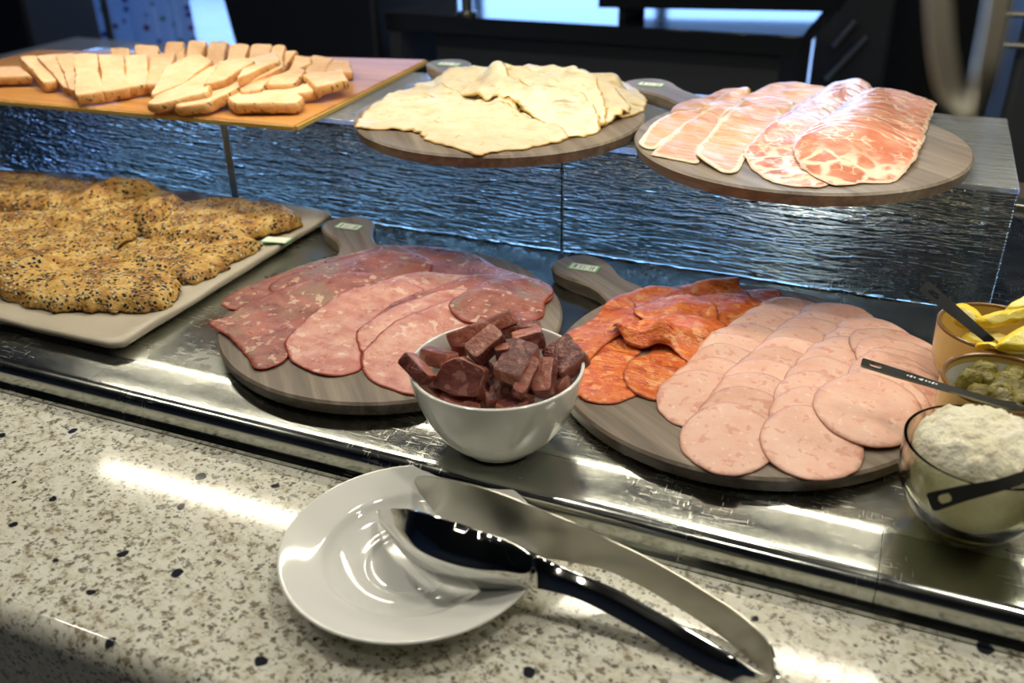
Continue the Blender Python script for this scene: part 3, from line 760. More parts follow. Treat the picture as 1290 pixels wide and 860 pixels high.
# ------------------------------------------------------------------ hams on the upper right board
h4 = Heap(U2[0] - .2, U2[0] + .2, U2[1] - .2, U2[1] + .2, SH + .0156)
TH = Z(800, 90, .186); TK = Z(920, 90, .2403)
hams = [
 ('ham_brown', [(245, 270), (310, 212), (480, 172), (600, 122), (700, 120), (640, 190), (500, 260), (340, 320)], 'browned ham slice at the back left, nearest the handle'),
 ('ham', [(35, 465), (140, 350), (260, 290), (420, 255), (520, 230), (460, 320), (330, 400), (220, 470), (140, 525), (42, 510)], 'leftmost pale ham slice, touching the edge of the upper right board'),
 ('ham_brown', [(440, 260), (560, 180), (720, 118), (780, 130), (740, 220), (600, 330), (460, 380)], 'browned ham slice third from the left at the back'),
 ('ham', [(115, 558), (200, 470), (330, 365), (470, 270), (600, 250), (660, 290), (560, 420), (440, 530), (430, 620), (300, 600), (125, 570)], 'pale ham slice with a cream fat band, second from the left'),
 ('ham_brown', [(720, 200), (800, 150), (880, 100), (950, 78), (1060, 75), (1200, 95), (1300, 110), (1250, 200), (1050, 260), (860, 280)], 'orange-brown ham slice at the very back beside the marbled ones'),
 ('ham', [(560, 330), (680, 240), (800, 190), (920, 178), (1080, 215), (1040, 330), (860, 420), (640, 440)], 'pale ham slice lying just behind the fat-edged front ham slice'),
 ('ham', [(415, 555), (470, 460), (600, 320), (740, 250), (860, 232), (960, 250), (1000, 320), (900, 450), (780, 540), (740, 600), (690, 680), (600, 685), (520, 650), (440, 600)], 'front ham slice with a thick white fat edge, left of the marbled row')]
for i, (mt, pts, lab) in enumerate(hams):
    o = h4.drop('ham_slice', h4.outline(TH(pts)), M[mt], t=.002, wr=(.003, 30), seed=300 + i, blur=4, edge_noise=.0008)
    tag(o, lab, 'ham slice', 'ham slices on the upper right board')
def row(frontpix, a, b, n_, seed0, where, scale_back=1.0):
    """a shingled row: back slices first, each nearer one overlapping it; a, b: centres of the front and the back slice"""
    (ax_, ay_), (bx_, by_) = a, b
    for k in range(n_ - 1, -1, -1):
        f = k / (n_ - 1); rr = random.Random(seed0 + k); s_ = 1 + (scale_back - 1) * f
        cx, cy = ax_ + (bx_ - ax_) * f, ay_ + (by_ - ay_) * f
        pix = [(cx + (x - ax_) * s_ + rr.uniform(-1.5, 1.5), cy + (y - ay_) * s_ * (1 - .25 * f) + rr.uniform(-.8, .8)) for x, y in frontpix]
        o = h4.drop('marbled_ham_slice', h4.outline(pix), M['coppa'], t=.0011, wr=(.0010, 40), seed=seed0 + k, blur=2, edge_noise=.0022, maxr=2)
        lab = ('front marbled red ham slice of the %s row' % where) if k == 0 else '%s marbled red ham slice from the front in the %s row' % (ORD[k], where)
        tag(o, lab, 'ham slice', 'marbled ham slices on the upper right board')
fa = TK([(75, 430), (95, 385), (200, 290), (300, 240), (420, 230), (520, 290), (560, 400), (560, 520), (500, 600), (390, 605), (240, 582), (110, 510)])
fb = TK([(335, 405), (350, 365), (430, 305), (560, 275), (700, 290), (850, 355), (935, 395), (980, 430), (965, 480), (900, 550), (840, 580), (700, 582), (570, 600), (450, 560), (370, 500)])
def wsh(T, a, b, z): p = px(*T([a])[0], z); q = px(*T([b])[0], z); return (q.x - p.x, q.y - p.y)
row(fa, *TK([(330, 420), (615, 125)]), 10, 400, 'left marbled', .62)
row(fb, *TK([(655, 430), (855, 165)]), 14, 450, 'right marbled', .68)

# ------------------------------------------------------------------ fish fillets on the stoneware platter
PLX0, PLX1, PLY0, PLY1 = -1.12, -.642, .556, .925
ol = []
def wv(x, y): return .0028 * noise.noise(Vector((x * 22, y * 22, 3)))
for (ax_, ay_, bx_, by_) in ((PLX0, PLY0, PLX1, PLY0), (PLX1, PLY0, PLX1, PLY1), (PLX1, PLY1, PLX0, PLY1), (PLX0, PLY1, PLX0, PLY0)):
    for k in range(30):
        f = (k + .5) / 30; x = ax_ + (bx_ - ax_) * f; y = ay_ + (by_ - ay_) * f
        nx_, ny_ = (by_ - ay_), -(bx_ - ax_); L_ = math.hypot(nx_, ny_); q = wv(x, y) - .0035 * abs(2 * f - 1) ** 8 * 0
        ol.append(Vector((x + nx_ / L_ * q, y + ny_ / L_ * q)))
vs, fs = plate_mesh(ol, 0.0, .011, .0025, .012)
vs = [(x, y, z + (.0022 * noise.noise(Vector((x * 18, y * 18, 1))) + .0035 * math.exp(-min(x - PLX0, PLX1 - x, y - PLY0, PLY1 - y) / .012) if z > .005 else (.006 * max(0, 1 - min(x - PLX0, PLX1 - x, y - PLY0, PLY1 - y) / .02) if z > 0.001 or min(x - PLX0, PLX1 - x, y - PLY0, PLY1 - y) < .002 else 0.0))) for x, y, z in vs]
pl = thing('stone_platter', ((PLX0 + PLX1) / 2, (PLY0 + PLY1) / 2, 0), 'rectangular grey stoneware platter with a wavy edge under the pepper-crusted fish', 'platter')
pl_o = mesh_obj('platter_body', [Vector(v) - Vector(pl.location) for v in vs], fs, M['platter'], pl, sharp=60)
lt = px(352, 303, .016)
lbl = MB().box((-.0175, -.0085, 0), (.0175, .0085, .0006)).build('label_tag', M['green'], pl)
lbl.location = Vector((lt.x - .004, lt.y, .0158)) - Vector(pl.location); lbl.rotation_euler = (0, R(-3), R(4))
MB().box((-.0165, -.0075, .0006), (.0155, .0075, .0009)).build('label_face', M['paper'], lbl)
h5 = Heap(-1.2, -.6, .53, .97, .0128)
TF = Z(0, 200, .3488)
fish = [
 ([(-140, 70), (60, 60), (200, 75), (380, 92), (500, 112), (560, 160), (300, 200), (0, 190), (-140, 160)], 'pepper-crusted fish fillet along the very back of the platter', .013),
 ([(-160, 230), (60, 200), (250, 185), (420, 130), (590, 120), (655, 150), (635, 205), (520, 255), (300, 258), (0, 262), (-160, 280)], 'pepper-crusted fish fillet second from the back, golden at its right end', .014),
 ([(500, 250), (640, 190), (780, 165), (900, 165), (1040, 190), (1083, 225), (1060, 262), (950, 285), (880, 310), (760, 330), (600, 320)], 'rightmost pepper-crusted fish fillet with a rounded golden tip', .014),
 ([(440, 330), (600, 300), (780, 310), (930, 305), (925, 335), (840, 375), (820, 400), (700, 450), (600, 440), (480, 400)], 'pepper-crusted fish fillet between the golden tip and the front fillet', .010),
 ([(-160, 290), (0, 265), (200, 252), (380, 255), (480, 285), (490, 310), (400, 335), (300, 370), (150, 420), (0, 470), (-160, 450)], 'pepper-crusted fish fillet at the left with a pale flaking edge', .013),
 ([(-10, 490), (60, 440), (180, 410), (330, 370), (470, 365), (600, 420), (655, 465), (630, 515), (600, 545), (460, 552), (330, 552), (200, 545), (80, 525)], 'frontmost pepper-crusted fish fillet with a square right end', .014)]
for i, (pts, lab, dm) in enumerate(fish):
    out = [px(x, y, .014 + .006 * (1 if i in (1, 4) else 0)) for x, y in TF(pts)]
    o = h5.drop('fish_fillet', out, M['fish'], t=.004, wr=(.003, 24), seed=500 + i, blur=1, dome=dm * .95, domew=.0075, edge_noise=.006, step=.004, maxr=1)
    tag(o, lab, 'fish fillet', 'pepper-crusted fish fillets on the platter')

# ------------------------------------------------------------------ thick slabs: sliced roast on the orange board, salami pieces, lemon wedges
def slab(name, pts3, thick, mat, rnd=.0035, side=None, parent=None, rough=.0006, seed=0, sublev=1):
    """pts3: world points of the upper face (counter-clockwise seen from above or not); a thick rounded piece below it"""
    P = [Vector(p) for p in pts3]; c = sum(P, Vector()) / len(P)
    nrm = Vector()
    for i in range(len(P)): nrm += (P[i] - c).cross(P[(i + 1) % len(P)] - c)
    if nrm.z < 0: P = P[::-1]; nrm = -nrm
    nrm.normalize(); P = [p - nrm * (p - c).dot(nrm) for p in P]
    Q = []
    for i, p in enumerate(P):
        a_, b_ = P[i - 1] - p, P[(i + 1) % len(P)] - p; ra = min(rnd, a_.length * .4); rb = min(rnd, b_.length * .4)
        A_, B_ = p + a_.normalized() * ra, p + b_.normalized() * rb
        Q += [A_, (A_ + B_) * .2 + p * .6, B_]
    P = resample(Q, .0035); n = len(P)
    bm = bmesh.new()
    def ring(s, d): return [bm.verts.new(c + (p - c) * (1 - s / max(.001, (p - c).length)) - nrm * d) for p in P]
    e = rnd * .45
    r = [ring(e * 1.6, 0), ring(0, e), ring(0, thick - e), ring(e * 1.6, thick)]
    top = bm.faces.new(r[0]); bot = bm.faces.new(r[3][::-1])
    for a, b in zip(r, r[1:]):
        for i in range(n):
            f = bm.faces.new((a[i], b[i], b[(i + 1) % n], a[(i + 1) % n])); 
            if side is not None: f.material_index = 1
    bmesh.ops.inset_individual(bm, faces=[top, bot], thickness=rnd * .5)
    bmesh.ops.recalc_face_normals(bm, faces=bm.faces)
    me = bpy.data.meshes.new(name); o0 = c - nrm * thick * .5
    bmesh.ops.translate(bm, verts=bm.verts, vec=-o0); bm.to_mesh(me); bm.free()
    me.polygons.foreach_set('use_smooth', [True] * len(me.polygons))
    me.materials.append(mat)
    if side is not None: me.materials.append(side)
    o = bpy.data.objects.new(name, me); COL.objects.link(o); o.location = o0
    if parent: o.parent = parent
    sb = o.modifiers.new('sub', 'SUBSURF'); sb.levels = sb.render_levels = sublev; sb.subdivision_type = 'CATMULL_CLARK'
    tx = bpy.data.textures.get('lumps') or bpy.data.textures.new('lumps', 'CLOUDS'); tx.noise_scale = .012
    dp = o.modifiers.new('lumps', 'DISPLACE'); dp.texture = tx; dp.strength = rough * 4; dp.mid_level = .5; dp.texture_coords = 'GLOBAL'
    return o

OB0 = SH + .0003; OBT = OB0 + .0075
_c = [px(-60, 119.5, OBT), px(371, 157, OBT), px(536, 75, OBT), px(300, 69, OBT)]
_c[0] = _c[1] + (_c[0] - _c[1]) * (.65 / (_c[0] - _c[1]).length); _c[3] = _c[2] + (_c[3] - _c[2]) * (.65 / (_c[3] - _c[2]).length)
ob = plate_mesh([Vector((p.x, p.y)) for p in _c], OB0, OBT, .0015, .03)
obr = thing('wooden_board', (-.9, 1.0, OB0), 'rectangular orange-brown wooden board on the glass shelf under the sliced roast', 'board')
mesh_obj('board', [Vector(v) - Vector(obr.location) for v in ob[0]], ob[1], M['orange'], obr, sharp=40)
# pale gilded stripe along the front and right edges
ed = MB()
for (a, b) in (((_c[0].x, _c[0].y - .0015), (_c[1].x, _c[1].y - .0015)), ((_c[1].x + .0015, _c[1].y), (_c[2].x + .0015, _c[2].y))):
    a = Vector((a[0], a[1], 0)); b = Vector((b[0], b[1], 0)); d = (b - a).normalized(); nr = Vector((d.y, -d.x, 0)) * .0022
    q = [a, b, b + nr, a + nr]
    ed.add([p + Vector((0, 0, OB0 + .001)) for p in q] + [p + Vector((0, 0, OBT - .0018)) for p in q], [(0, 1, 2, 3), (4, 7, 6, 5), (0, 4, 5, 1), (1, 5, 6, 2), (2, 6, 7, 3), (3, 7, 4, 0)])
ed.v = [v - Vector(obr.location) for v in ed.v]; ed.build('edge_band', M['gold'], obr)

WV = Z(0, 30, .186); VV = Z(180, 30, .217)
# each: corner pixels (back-left, back-right, front-right, front-left) with heights above the board
roast = []
def rs(T, pts, zs, lab, th=.012): roast.append(([(x, y, z) for (x, y), z in zip(T(pts), zs)], lab, th))
for k, (xc, yt, w_) in enumerate([(812, 148, 120), (990, 128, 150), (1186, 112, 110)]):
    rs(WV, [(xc - w_ * .5, yt + 12), (xc + w_ * .5, yt + 12), (xc + w_ * .5 + 20, yt + 190), (xc - w_ * .5 + 10, yt + 190)], (.034, .034, .012, .012), '%s round-topped slice of pale roast from the left in the back row' % ORD[k], .013)
for k, (xc, yt, w_) in enumerate([(187, 92, 95), (316, 88, 95), (438, 90, 100), (560, 106, 105), (690, 106, 115), (790, 112, 70)]):
    rs(VV, [(xc - w_ * .5, yt + 8), (xc + w_ * .5, yt + 8), (xc + w_ * .5 - 30, yt + 160), (xc - w_ * .5 - 40, yt + 160)], (.036, .036, .012, .012), '%s slice of pale roast from the left in the back row' % ORD[k + 3], .013)
rs(VV, [(820, 150), (895, 148), (830, 250), (760, 250)], (.03, .03, .012, .012), 'narrow upright slice of roast right of the back row')
rs(VV, [(885, 180), (975, 180), (985, 240), (850, 270)], (.028, .028, .016, .016), 'slice of roast leaning towards the right end of the board')
rs(VV, [(985, 185), (1100, 190), (1060, 280), (930, 300)], (.022, .022, .012, .012), 'slice of roast behind the last stack on the right')
rs(VV, [(1080, 205), (1195, 208), (1215, 280), (1060, 290)], (.018, .018, .013, .013), 'last slice of roast at the far right back')
rs(VV, [(930, 290), (1150, 262), (1185, 325), (1010, 365)], (.024, .024, .022, .022), 'rightmost slice of roast with a herb-flecked end')
rs(WV, [(-60, 290), (130, 283), (200, 350), (-60, 358)], (.016, .016, .015, .015), 'flat slice of roast at the left frame edge')
rs(WV, [(142, 225), (240, 210), (385, 380), (290, 395)], (.030, .030, .015, .015), 'slice of roast leaning on the leftmost flat slice', .014)
rs(WV, [(255, 212), (400, 205), (520, 440), (430, 430)], (.034, .034, .012, .012), 'large leaning slice of roast with a dark gap beneath')
rs(WV, [(380, 205), (500, 200), (520, 450), (470, 440)], (.036, .036, .014, .014), 'slice of roast squeezed behind the large leaning one')
rs(WV, [(505, 205), (650, 200), (690, 455), (515, 475)], (.036, .036, .016, .016), 'first of the four front facing roast slices from the left', .015)
rs(WV, [(675, 210), (830, 205), (860, 430), (695, 455)], (.036, .036, .016, .016), 'second of the four front facing roast slices from the left', .015)
rs(WV, [(855, 215), (990, 200), (1015, 400), (850, 430)], (.036, .036, .016, .016), 'third of the four front facing roast slices from the left', .015)
rs(WV, [(1020, 210), (1180, 190), (1130, 400), (995, 410)], (.036, .036, .016, .016), 'fourth of the four front facing roast slices from the left', .015)
rs(VV, [(130, 240), (300, 180), (390, 200), (240, 350), (60, 410)], (.036, .04, .04, .022, .018), 'long roast slice lying across the front right of the four upright ones')
rs(VV, [(450, 210), (600, 195), (640, 215), (480, 320), (360, 350)], (.040, .040, .038, .030, .028), 'roast slice with a reddish side in the middle of the board')
rs(VV, [(620, 200), (760, 160), (790, 215), (700, 250), (560, 310)], (.034, .034, .034, .034, .034), 'roast slice with a green herb crust behind the front pair')
rs(VV, [(40, 455), (190, 335), (440, 225), (470, 240), (385, 340), (370, 395), (90, 462)], (.014, .022, .034, .034, .028, .024, .015), 'pointed front roast slice with a shaded underside')
rs(VV, [(200, 450), (370, 395), (560, 310), (700, 235), (785, 220), (780, 250), (600, 340), (490, 410), (390, 460), (235, 470)], (.014, .018, .022, .028, .03, .03, .024, .018, .015, .014), 'long front roast slice rising to the right', .013)
rs(VV, [(560, 360), (730, 290), (750, 310), (680, 380), (580, 400)], (.022, .022, .022, .020, .018), 'roast slice tucked between the two front ones')
rs(VV, [(740, 300), (895, 255), (940, 265), (880, 345), (730, 355)], (.026, .026, .026, .022, .022), 'roast slice lying flat right of the herb-crusted pair')
rs(VV, [(840, 370), (1000, 330), (1030, 380), (915, 400), (790, 400)], (.018, .018, .016, .015, .015), 'flat roast slice under the rightmost stack')
rs(VV, [(505, 425), (570, 395), (850, 372), (915, 425), (880, 455), (540, 460)], (.016,) * 6, 'flat front roast slice with a peppery front edge', .013)
for i, (pts, lab, th) in enumerate(roast):
    mx_, my_ = sum(q[0] for q in pts) / len(pts), sum(q[1] for q in pts) / len(pts)
    w3 = [px(mx_ + (x - mx_) * 1.13, my_ + (y - my_) * 1.06, OBT + z) for x, y, z in pts]
    o = slab('roast_slice', w3, th, M['crumb'], rnd=.005, side=M['crust'], seed=i)
    tag(o, lab, 'roast slice', 'slices of pale roast on the orange wooden board')

# ------------------------------------------------------------------ white bowl with salami pieces
BC = (-.2536, .558); BR = .067
bw = thing('white_bowl', (BC[0], BC[1], .0), 'white porcelain bowl of dark salami pieces between the two round boards', 'bowl')
bw_z = .0005
prof = [(0, .0035), (.026, .0035), (.028, .0005), (.031, .0005), (.0325, .004), (.042, .0105), (.053, .0245), (.0615, .044), (.0655, .060), (.0672, .070), (.0668, .0716), (.0655, .0718), (.0645, .0705), (.0625, .060), (.0585, .045), (.0505, .0275), (.039, .0145), (.024, .0085), (0, .0075)]
lathe_prof = catmull([(r_, z, 0) for r_, z in prof], 3, closed=False)
mb = MB(); lathe(mb, [(max(0, p.x), p.y) for p in lathe_prof], 80); mb.build('bowl_body', M['porcelain'], bw, sharp=80)

TS = Z(480, 360, .2557)
def bar(a, az, b, bz, w_, th, lab, mat='salami', side='salami_cut', roll=0.0):
    if any(q in lab for q in ('cut face', 'broad', 'slim', 'offcut', 'over the left', 'third')): mat, side = side, mat
    A = px(*TS([a])[0], az); B = px(*TS([b])[0], bz); d = (B - A).normalized(); s_ = d.cross(Vector((0, 0, 1))).normalized(); u = s_.cross(d)
    s_ = s_ * math.cos(roll) + u * math.sin(roll)
    h = s_ * w_ / 2
    o = slab('salami_piece', [A - h, B - h, B + h, A + h], th, M[mat], rnd=.0015, side=M[side], rough=.0004)
    tag(o, lab, 'salami piece', 'salami pieces in the white bowl')
bars = [
 ((315, 240), .083, (645, 115), .096, .011, .010, 'long salami stick lying on top towards the back of the bowl', .5),
 ((430, 330), .086, (575, 205), .100, .015, .014, 'salami stick with a cut face pointing up at the top middle', -.35),
 ((590, 190), .085, (785, 182), .088, .010, .009, 'thin salami stick at the back of the heap', 0),
 ((640, 245), .087, (790, 205), .092, .018, .012, 'broad salami stick near the back right', .2),
 ((715, 265), .092, (612, 430), .080, .021, .011, 'wide mottled salami stick pointing at the front of the bowl', .1),
 ((760, 345), .086, (672, 525), .069, .010, .013, 'slim salami stick beside the wide mottled one', .4),
 ((805, 345), .080, (785, 520), .064, .014, .012, 'upright salami stick third from the right side', -.2),
 ((850, 270), .078, (950, 390), .072, .024, .011, 'dark salami piece at the right rim', -.5),
 ((140, 322), .086, (258, 445), .074, .015, .009, 'salami piece poking over the left rim', .6),
 ((205, 300), .077, (370, 335), .078, .012, .011, 'salami stick at the back left rim', .3),
 ((340, 275), .070, (420, 270), .070, .016, .010, 'salami piece deep at the back left', 0),
 ((500, 370), .074, (560, 520), .058, .015, .012, 'salami stick right of the big dark square piece', .3),
 ((570, 440), .066, (600, 560), .055, .022, .012, 'salami piece wedged at the front middle of the bowl', 0),
 ((555, 305), .088, (635, 292), .090, .010, .010, 'small pale salami offcut on top in the middle', 0),
 ((640, 150), .086, (700, 165), .084, .016, .010, 'purple salami piece peeping out at the back', .4),
 ((690, 440), .062, (740, 540), .055, .014, .011, 'salami piece low at the front right', .5),
 ((215, 455), .060, (330, 540), .052, .018, .012, 'salami piece low at the front left, below the big square one', .2),
 ((300, 520), .056, (470, 570), .050, .018, .010, 'salami piece at the very front under the big square one', 0),
 ((880, 420), .062, (820, 490), .056, .020, .011, 'salami piece lying low inside the right wall', -.3)]
for (a, az, b, bz, w_, th, lab, rl) in bars: bar(a, az, b, bz, w_ * 1.12, th * 1.15, lab, roll=rl)
big = [px(*TS([q])[0], z) for q, z in (((300, 375), .079), ((385, 345), .083), ((518, 412), .077), ((470, 552), .058), ((360, 545), .056), ((240, 490), .062))]
tag(slab('salami_piece', big, .015, M['salami'], rnd=.0018, side=M['salami_cut'], rough=.0004), 'large square dark salami piece with white mottling at the front left', 'salami piece', 'salami pieces in the white bowl')
rr = random.Random(5)
for k in range(22):
    a_ = k * 2.4; r_ = .008 + .036 * (k % 4) / 3; z = .030 + .030 * k / 21 + (.004 if k % 4 == 3 else 0)
    c = Vector((BC[0] + r_ * math.cos(a_), BC[1] + r_ * math.sin(a_), z)); d = Vector((math.cos(a_ * 1.7), math.sin(a_ * 1.7), .1)) * .013; s_ = Vector((-d.y, d.x, 0)) * .55
    tag(slab('salami_piece', [c - d - s_, c + d - s_, c + d + s_, c - d + s_], .010, M['salami'], rnd=.002, side=M['salami_cut'], rough=.0004), 'salami piece buried deep in the white bowl', 'salami piece', 'buried salami pieces in the white bowl')

# ------------------------------------------------------------------ saucer
PC = (-.263, .4282); PR = .0915
sa = thing('saucer', (PC[0], PC[1], GZ), 'white porcelain saucer on the granite ledge holding the serving tongs', 'saucer')
pr = [(0, .0035), (.026, .0035), (.029, .0004), (.032, .0004), (.034, .003), (.048, .0060), (.060, .0125), (.072, .0165), (.086, .0202), (.0905, .0218), (.0916, .0228), (.0910, .0238), (.0890, .0237), (.076, .0205), (.066, .0182), (.0625, .0165), (.058, .0122), (.050, .0088), (.041, .0076), (.0345, .0078), (.0325, .0074), (.0305, .0060), (.026, .0056), (.01, .0056), (0, .0056)]
pp = catmull([(r_, z, 0) for r_, z in pr], 3, closed=False)
mb = MB(); lathe(mb, [(max(0, p.x), p.y) for p in pp], 96); mb.build('saucer_body', M['porcelain'], sa, sharp=80)

# ------------------------------------------------------------------ serving tongs lying on their side on the saucer
TQ = Z(330, 560, .5194)
def stations(rows, zlow, lean=None):
    """rows: (x, y_up, y_low, z_low) in zoom pixels; returns (XY, z0, z1)"""
    out = []
    for (x, yu, yl, zl) in rows:
        (qx, qy), = TQ([(x, yl)]); (ux, uy), = TQ([(x, yu)])
        p = px(qx, qy, zl); z1 = zl; ln = lean(x) if lean else 0.0
        for _ in range(30):
            z1 += (proj((p.x, p.y + ln * (z1 - zl), z1))[1] - uy) * .0004
        out.append((Vector((p.x, p.y, 0)), zl, z1, ln))
    return out
def band(st, thick, bulge, n=5, m_=12):
    """a vertical strip through the stations; bulge: outward belly per station"""
    ctr = catmull([(s_[0].x, s_[0].y, 0) for s_ in st], n, closed=False)
    lo = catmull([(i, s_[1], 0) for i, s_ in enumerate(st)], n, closed=False); hi = catmull([(i, s_[2], 0) for i, s_ in enumerate(st)], n, closed=False)
    bl = catmull([(i, b, 0) for i, b in enumerate(bulge)], n, closed=False)
    ll = catmull([(i, (s_[3] if len(s_) > 3 else 0.0), 0) for i, s_ in enumerate(st)], n, closed=False)
    N = len(ctr); vs = []; fs = []
    for side in (0, 1):
        for i in range(N):
            t_ = (ctr[min(i + 1, N - 1)] - ctr[max(i - 1, 0)]).normalized(); nr = Vector((t_.y, -t_.x, 0))
            for j in range(m_ + 1):
                f = j / m_; a = (math.sin(min(1, f / .66) * math.pi / 2) if f < .66 else 1 - 1.15 * ((f - .66) / .34) ** 1.1)
                o = nr * (bl[i].y * a + (0 if side else thick)) ; z = lo[i].y + (hi[i].y - lo[i].y) * f
                vs.append(Vector((ctr[i].x, ctr[i].y + ll[i].y * (z - lo[i].y), z)) + o)
    K = m_ + 1
    for i in range(N - 1):
        for j in range(m_):
            a = i * K + j; b = a + K
            fs.append((a, b, b + 1, a + 1)); a2 = a + N * K; b2 = b + N * K; fs.append((a2, a2 + 1, b2 + 1, b2))
    for i in range(N - 1):
        for j in (0, m_):
            a = i * K + j; b = a + K; fs.append((a, a + N * K, b + N * K, b) if j == 0 else (a, b, b + N * K, a + N * K))
    for i in (0, N - 1):
        for j in range(m_):
            a = i * K + j; fs.append((a, a + 1, a + 1 + N * K, a + N * K) if i == 0 else (a, a + N * K, a + 1 + N * K, a + 1))
    return vs, fs
tg = thing('serving_tongs', (-.15, .42, GZ), 'stainless serving tongs lying on their side across the white saucer', 'tongs')
def lz(x): # height of the lower edge above the granite along the tongs
    return -.0125 + .0095 * max(0, min(1, (x - 520) / 120)) - .0245 * max(0, min(1, (x - 760) / 360))
near = [(284, 158, 172), (300, 154, 205), (330, 154, 245), (375, 160, 295), (430, 177, 330), (500, 200, 348), (570, 226, 350), (630, 255, 346), (660, 270, 345), (700, 290, 352), (770, 318, 372), (850, 352, 412), (930, 396, 457), (1010, 440, 505), (1080, 480, 545), (1140, 516, 572), (1190, 548, 592), (1230, 560, 600)]
st1 = stations([(x, u, l, lz(x)) for x, u, l in near], 0, lambda x: .85 * max(0, min(1, (x - 600) / 90)) * max(0, min(1, (1230 - x) / 120)))
bl1 = [0, .003, .006, .010, .013, .014, .012, .008, .003, .0015, .0015, .0015, .0015, .0015, .0015, .001, .0005, 0]
far = [(374, 84, 95), (384, 76, 112), (405, 76, 140), (440, 80, 185), (500, 92, 232), (570, 112, 262), (640, 140, 272), (700, 165, 274), (760, 190, 284), (830, 224, 300), (910, 262, 334), (1000, 312, 386), (1080, 362, 436), (1140, 402, 480), (1190, 445, 522), (1222, 480, 548), (1238, 515, 566), (1240, 545, 590)]
st2 = stations([(x, u, l, lz(x) + .003 * (x < 640)) for x, u, l in far], 0)
vs, fs = band(st1, .0012, bl1); o_t = Vector(tg.location)
mesh_obj('spoon_arm', [v - o_t for v in vs], fs, M['tool'], tg, sharp=45)
vs, fs = band(st2, .0012, [0] * 18); mesh_obj('flat_arm', [v - o_t for v in vs], fs, M['satin'], tg, sharp=45)
# spring bend joining the two arms
a, b = st2[-1], st1[-1]
pa = a[0]; pb = b[0]; md = (pa + pb) / 2 + (px(*TQ([(1262, 596)])[0], -.02) - (pa + pb) / 2) * .9; md.z = 0
bend = [(pa, a[1], a[2]), ((pa + md) / 2 + Vector((.001, 0, 0)), (a[1] + b[1]) / 2, (a[2] + b[2]) / 2), ((md + pb) / 2, (a[1] + b[1]) / 2, (a[2] + b[2]) / 2), (pb, b[1], b[2])]
vs, fs = band(bend, .0012, [0] * 4); mesh_obj('spring_bend', [v - o_t for v in vs], fs, M['tool'], tg, sharp=45)

# ------------------------------------------------------------------ bowls at the right
def solve_bowl(rim_c, base_y, rpx):
    """height whose rim centre and base centre line up on one vertical"""
    lo, hi = .02, .12
    for _ in range(40):
        h = (lo + hi) / 2; p = px(rim_c[0], rim_c[1], h)
        if proj((p.x, p.y, 0))[1] > base_y: hi = h
        else: lo = h
    d = (px(rim_c[0], rim_c[1], h) - CP).dot(CF); return px(rim_c[0], rim_c[1], h), h, rpx * d / FPX
def bowl(name, c, h, r, mat, label, thick=.003, rim_mat=None, inner=None, foot=.5):
    t_ = thing(name, (c.x, c.y, 0), label, 'bowl')
    rp = [(0, .002), (r * foot * .9, .002), (r * foot, .0004), (r * foot * 1.08, .001), (r * .74, h * .22), (r * .95, h * .52), (r * .995, h * .85), (r, h)]
    ip = [(r - thick, h), (r * .985 - thick, h * .8), (r * .93 - thick, h * .52), (r * .71 - thick, h * .26), (r * .4, h * .1 + .002), (0, h * .07 + .002)]
    p1 = [(max(0, q.x), q.y) for q in catmull([(a, b, 0) for a, b in rp], 4, closed=False)]
    p2 = [(max(0, q.x), q.y) for q in catmull([(a, b, 0) for a, b in ip], 4, closed=False)]
    mb = MB(); lathe(mb, p1 + p2, 72); mb.build('bowl_body', mat, t_, sharp=70)
    if rim_mat:
        mb = MB(); pts = [(math.cos(R(a)) * (r - thick / 2), math.sin(R(a)) * (r - thick / 2), h) for a in range(0, 360, 5)]
        vs = []; fs = []; sg = 8; n_ = len(pts)
        for k in range(n_):
            a = 2 * math.pi * k / n_
            for j in range(sg):
                b = 2 * math.pi * j / sg; q = (r - thick / 2) + (thick * .62) * math.cos(b); vs.append((q * math.cos(a), q * math.sin(a), h + .0018 * math.sin(b)))
        for k in range(n_):
            for j in range(sg): fs.append((k * sg + j, ((k + 1) % n_) * sg + j, ((k + 1) % n_) * sg + (j + 1) % sg, k * sg + (j + 1) % sg))
        mb.add(vs, fs); mb.build('bowl_rim', rim_mat, t_)
    if inner:
        p3 = [(max(0, a - .0004), b + .0004) for a, b in p2[2:]]; mb = MB(); lathe(mb, p3, 72); mb.build('bowl_lining', inner, t_)
    return t_
c3, hh3, r3 = solve_bowl((1239, 560), 664, 94)
bowl('glass_bowl', c3, hh3, r3, M['clear'], 'clear glass bowl of grated horseradish at the right front of the tray', .0022, None, None, .42)
c2, hh2, r2 = solve_bowl((1266, 482), 575, 75)
bowl('caper_bowl', c2, hh2, r2, M['yellow_bowl'], 'yellowish bowl with a pale inside and brown rim holding caperberries', .003, M['brown_rim'], M['porcelain'], .6)
c1, hh1, r1 = solve_bowl((1254, 412), 500, 68)
bowl('lemon_bowl', c1, hh1, r1, M['yellow_bowl'], 'ochre bowl with a brown rim holding lemon wedges, rearmost at the right', .003, M['brown_rim'], None, .6)

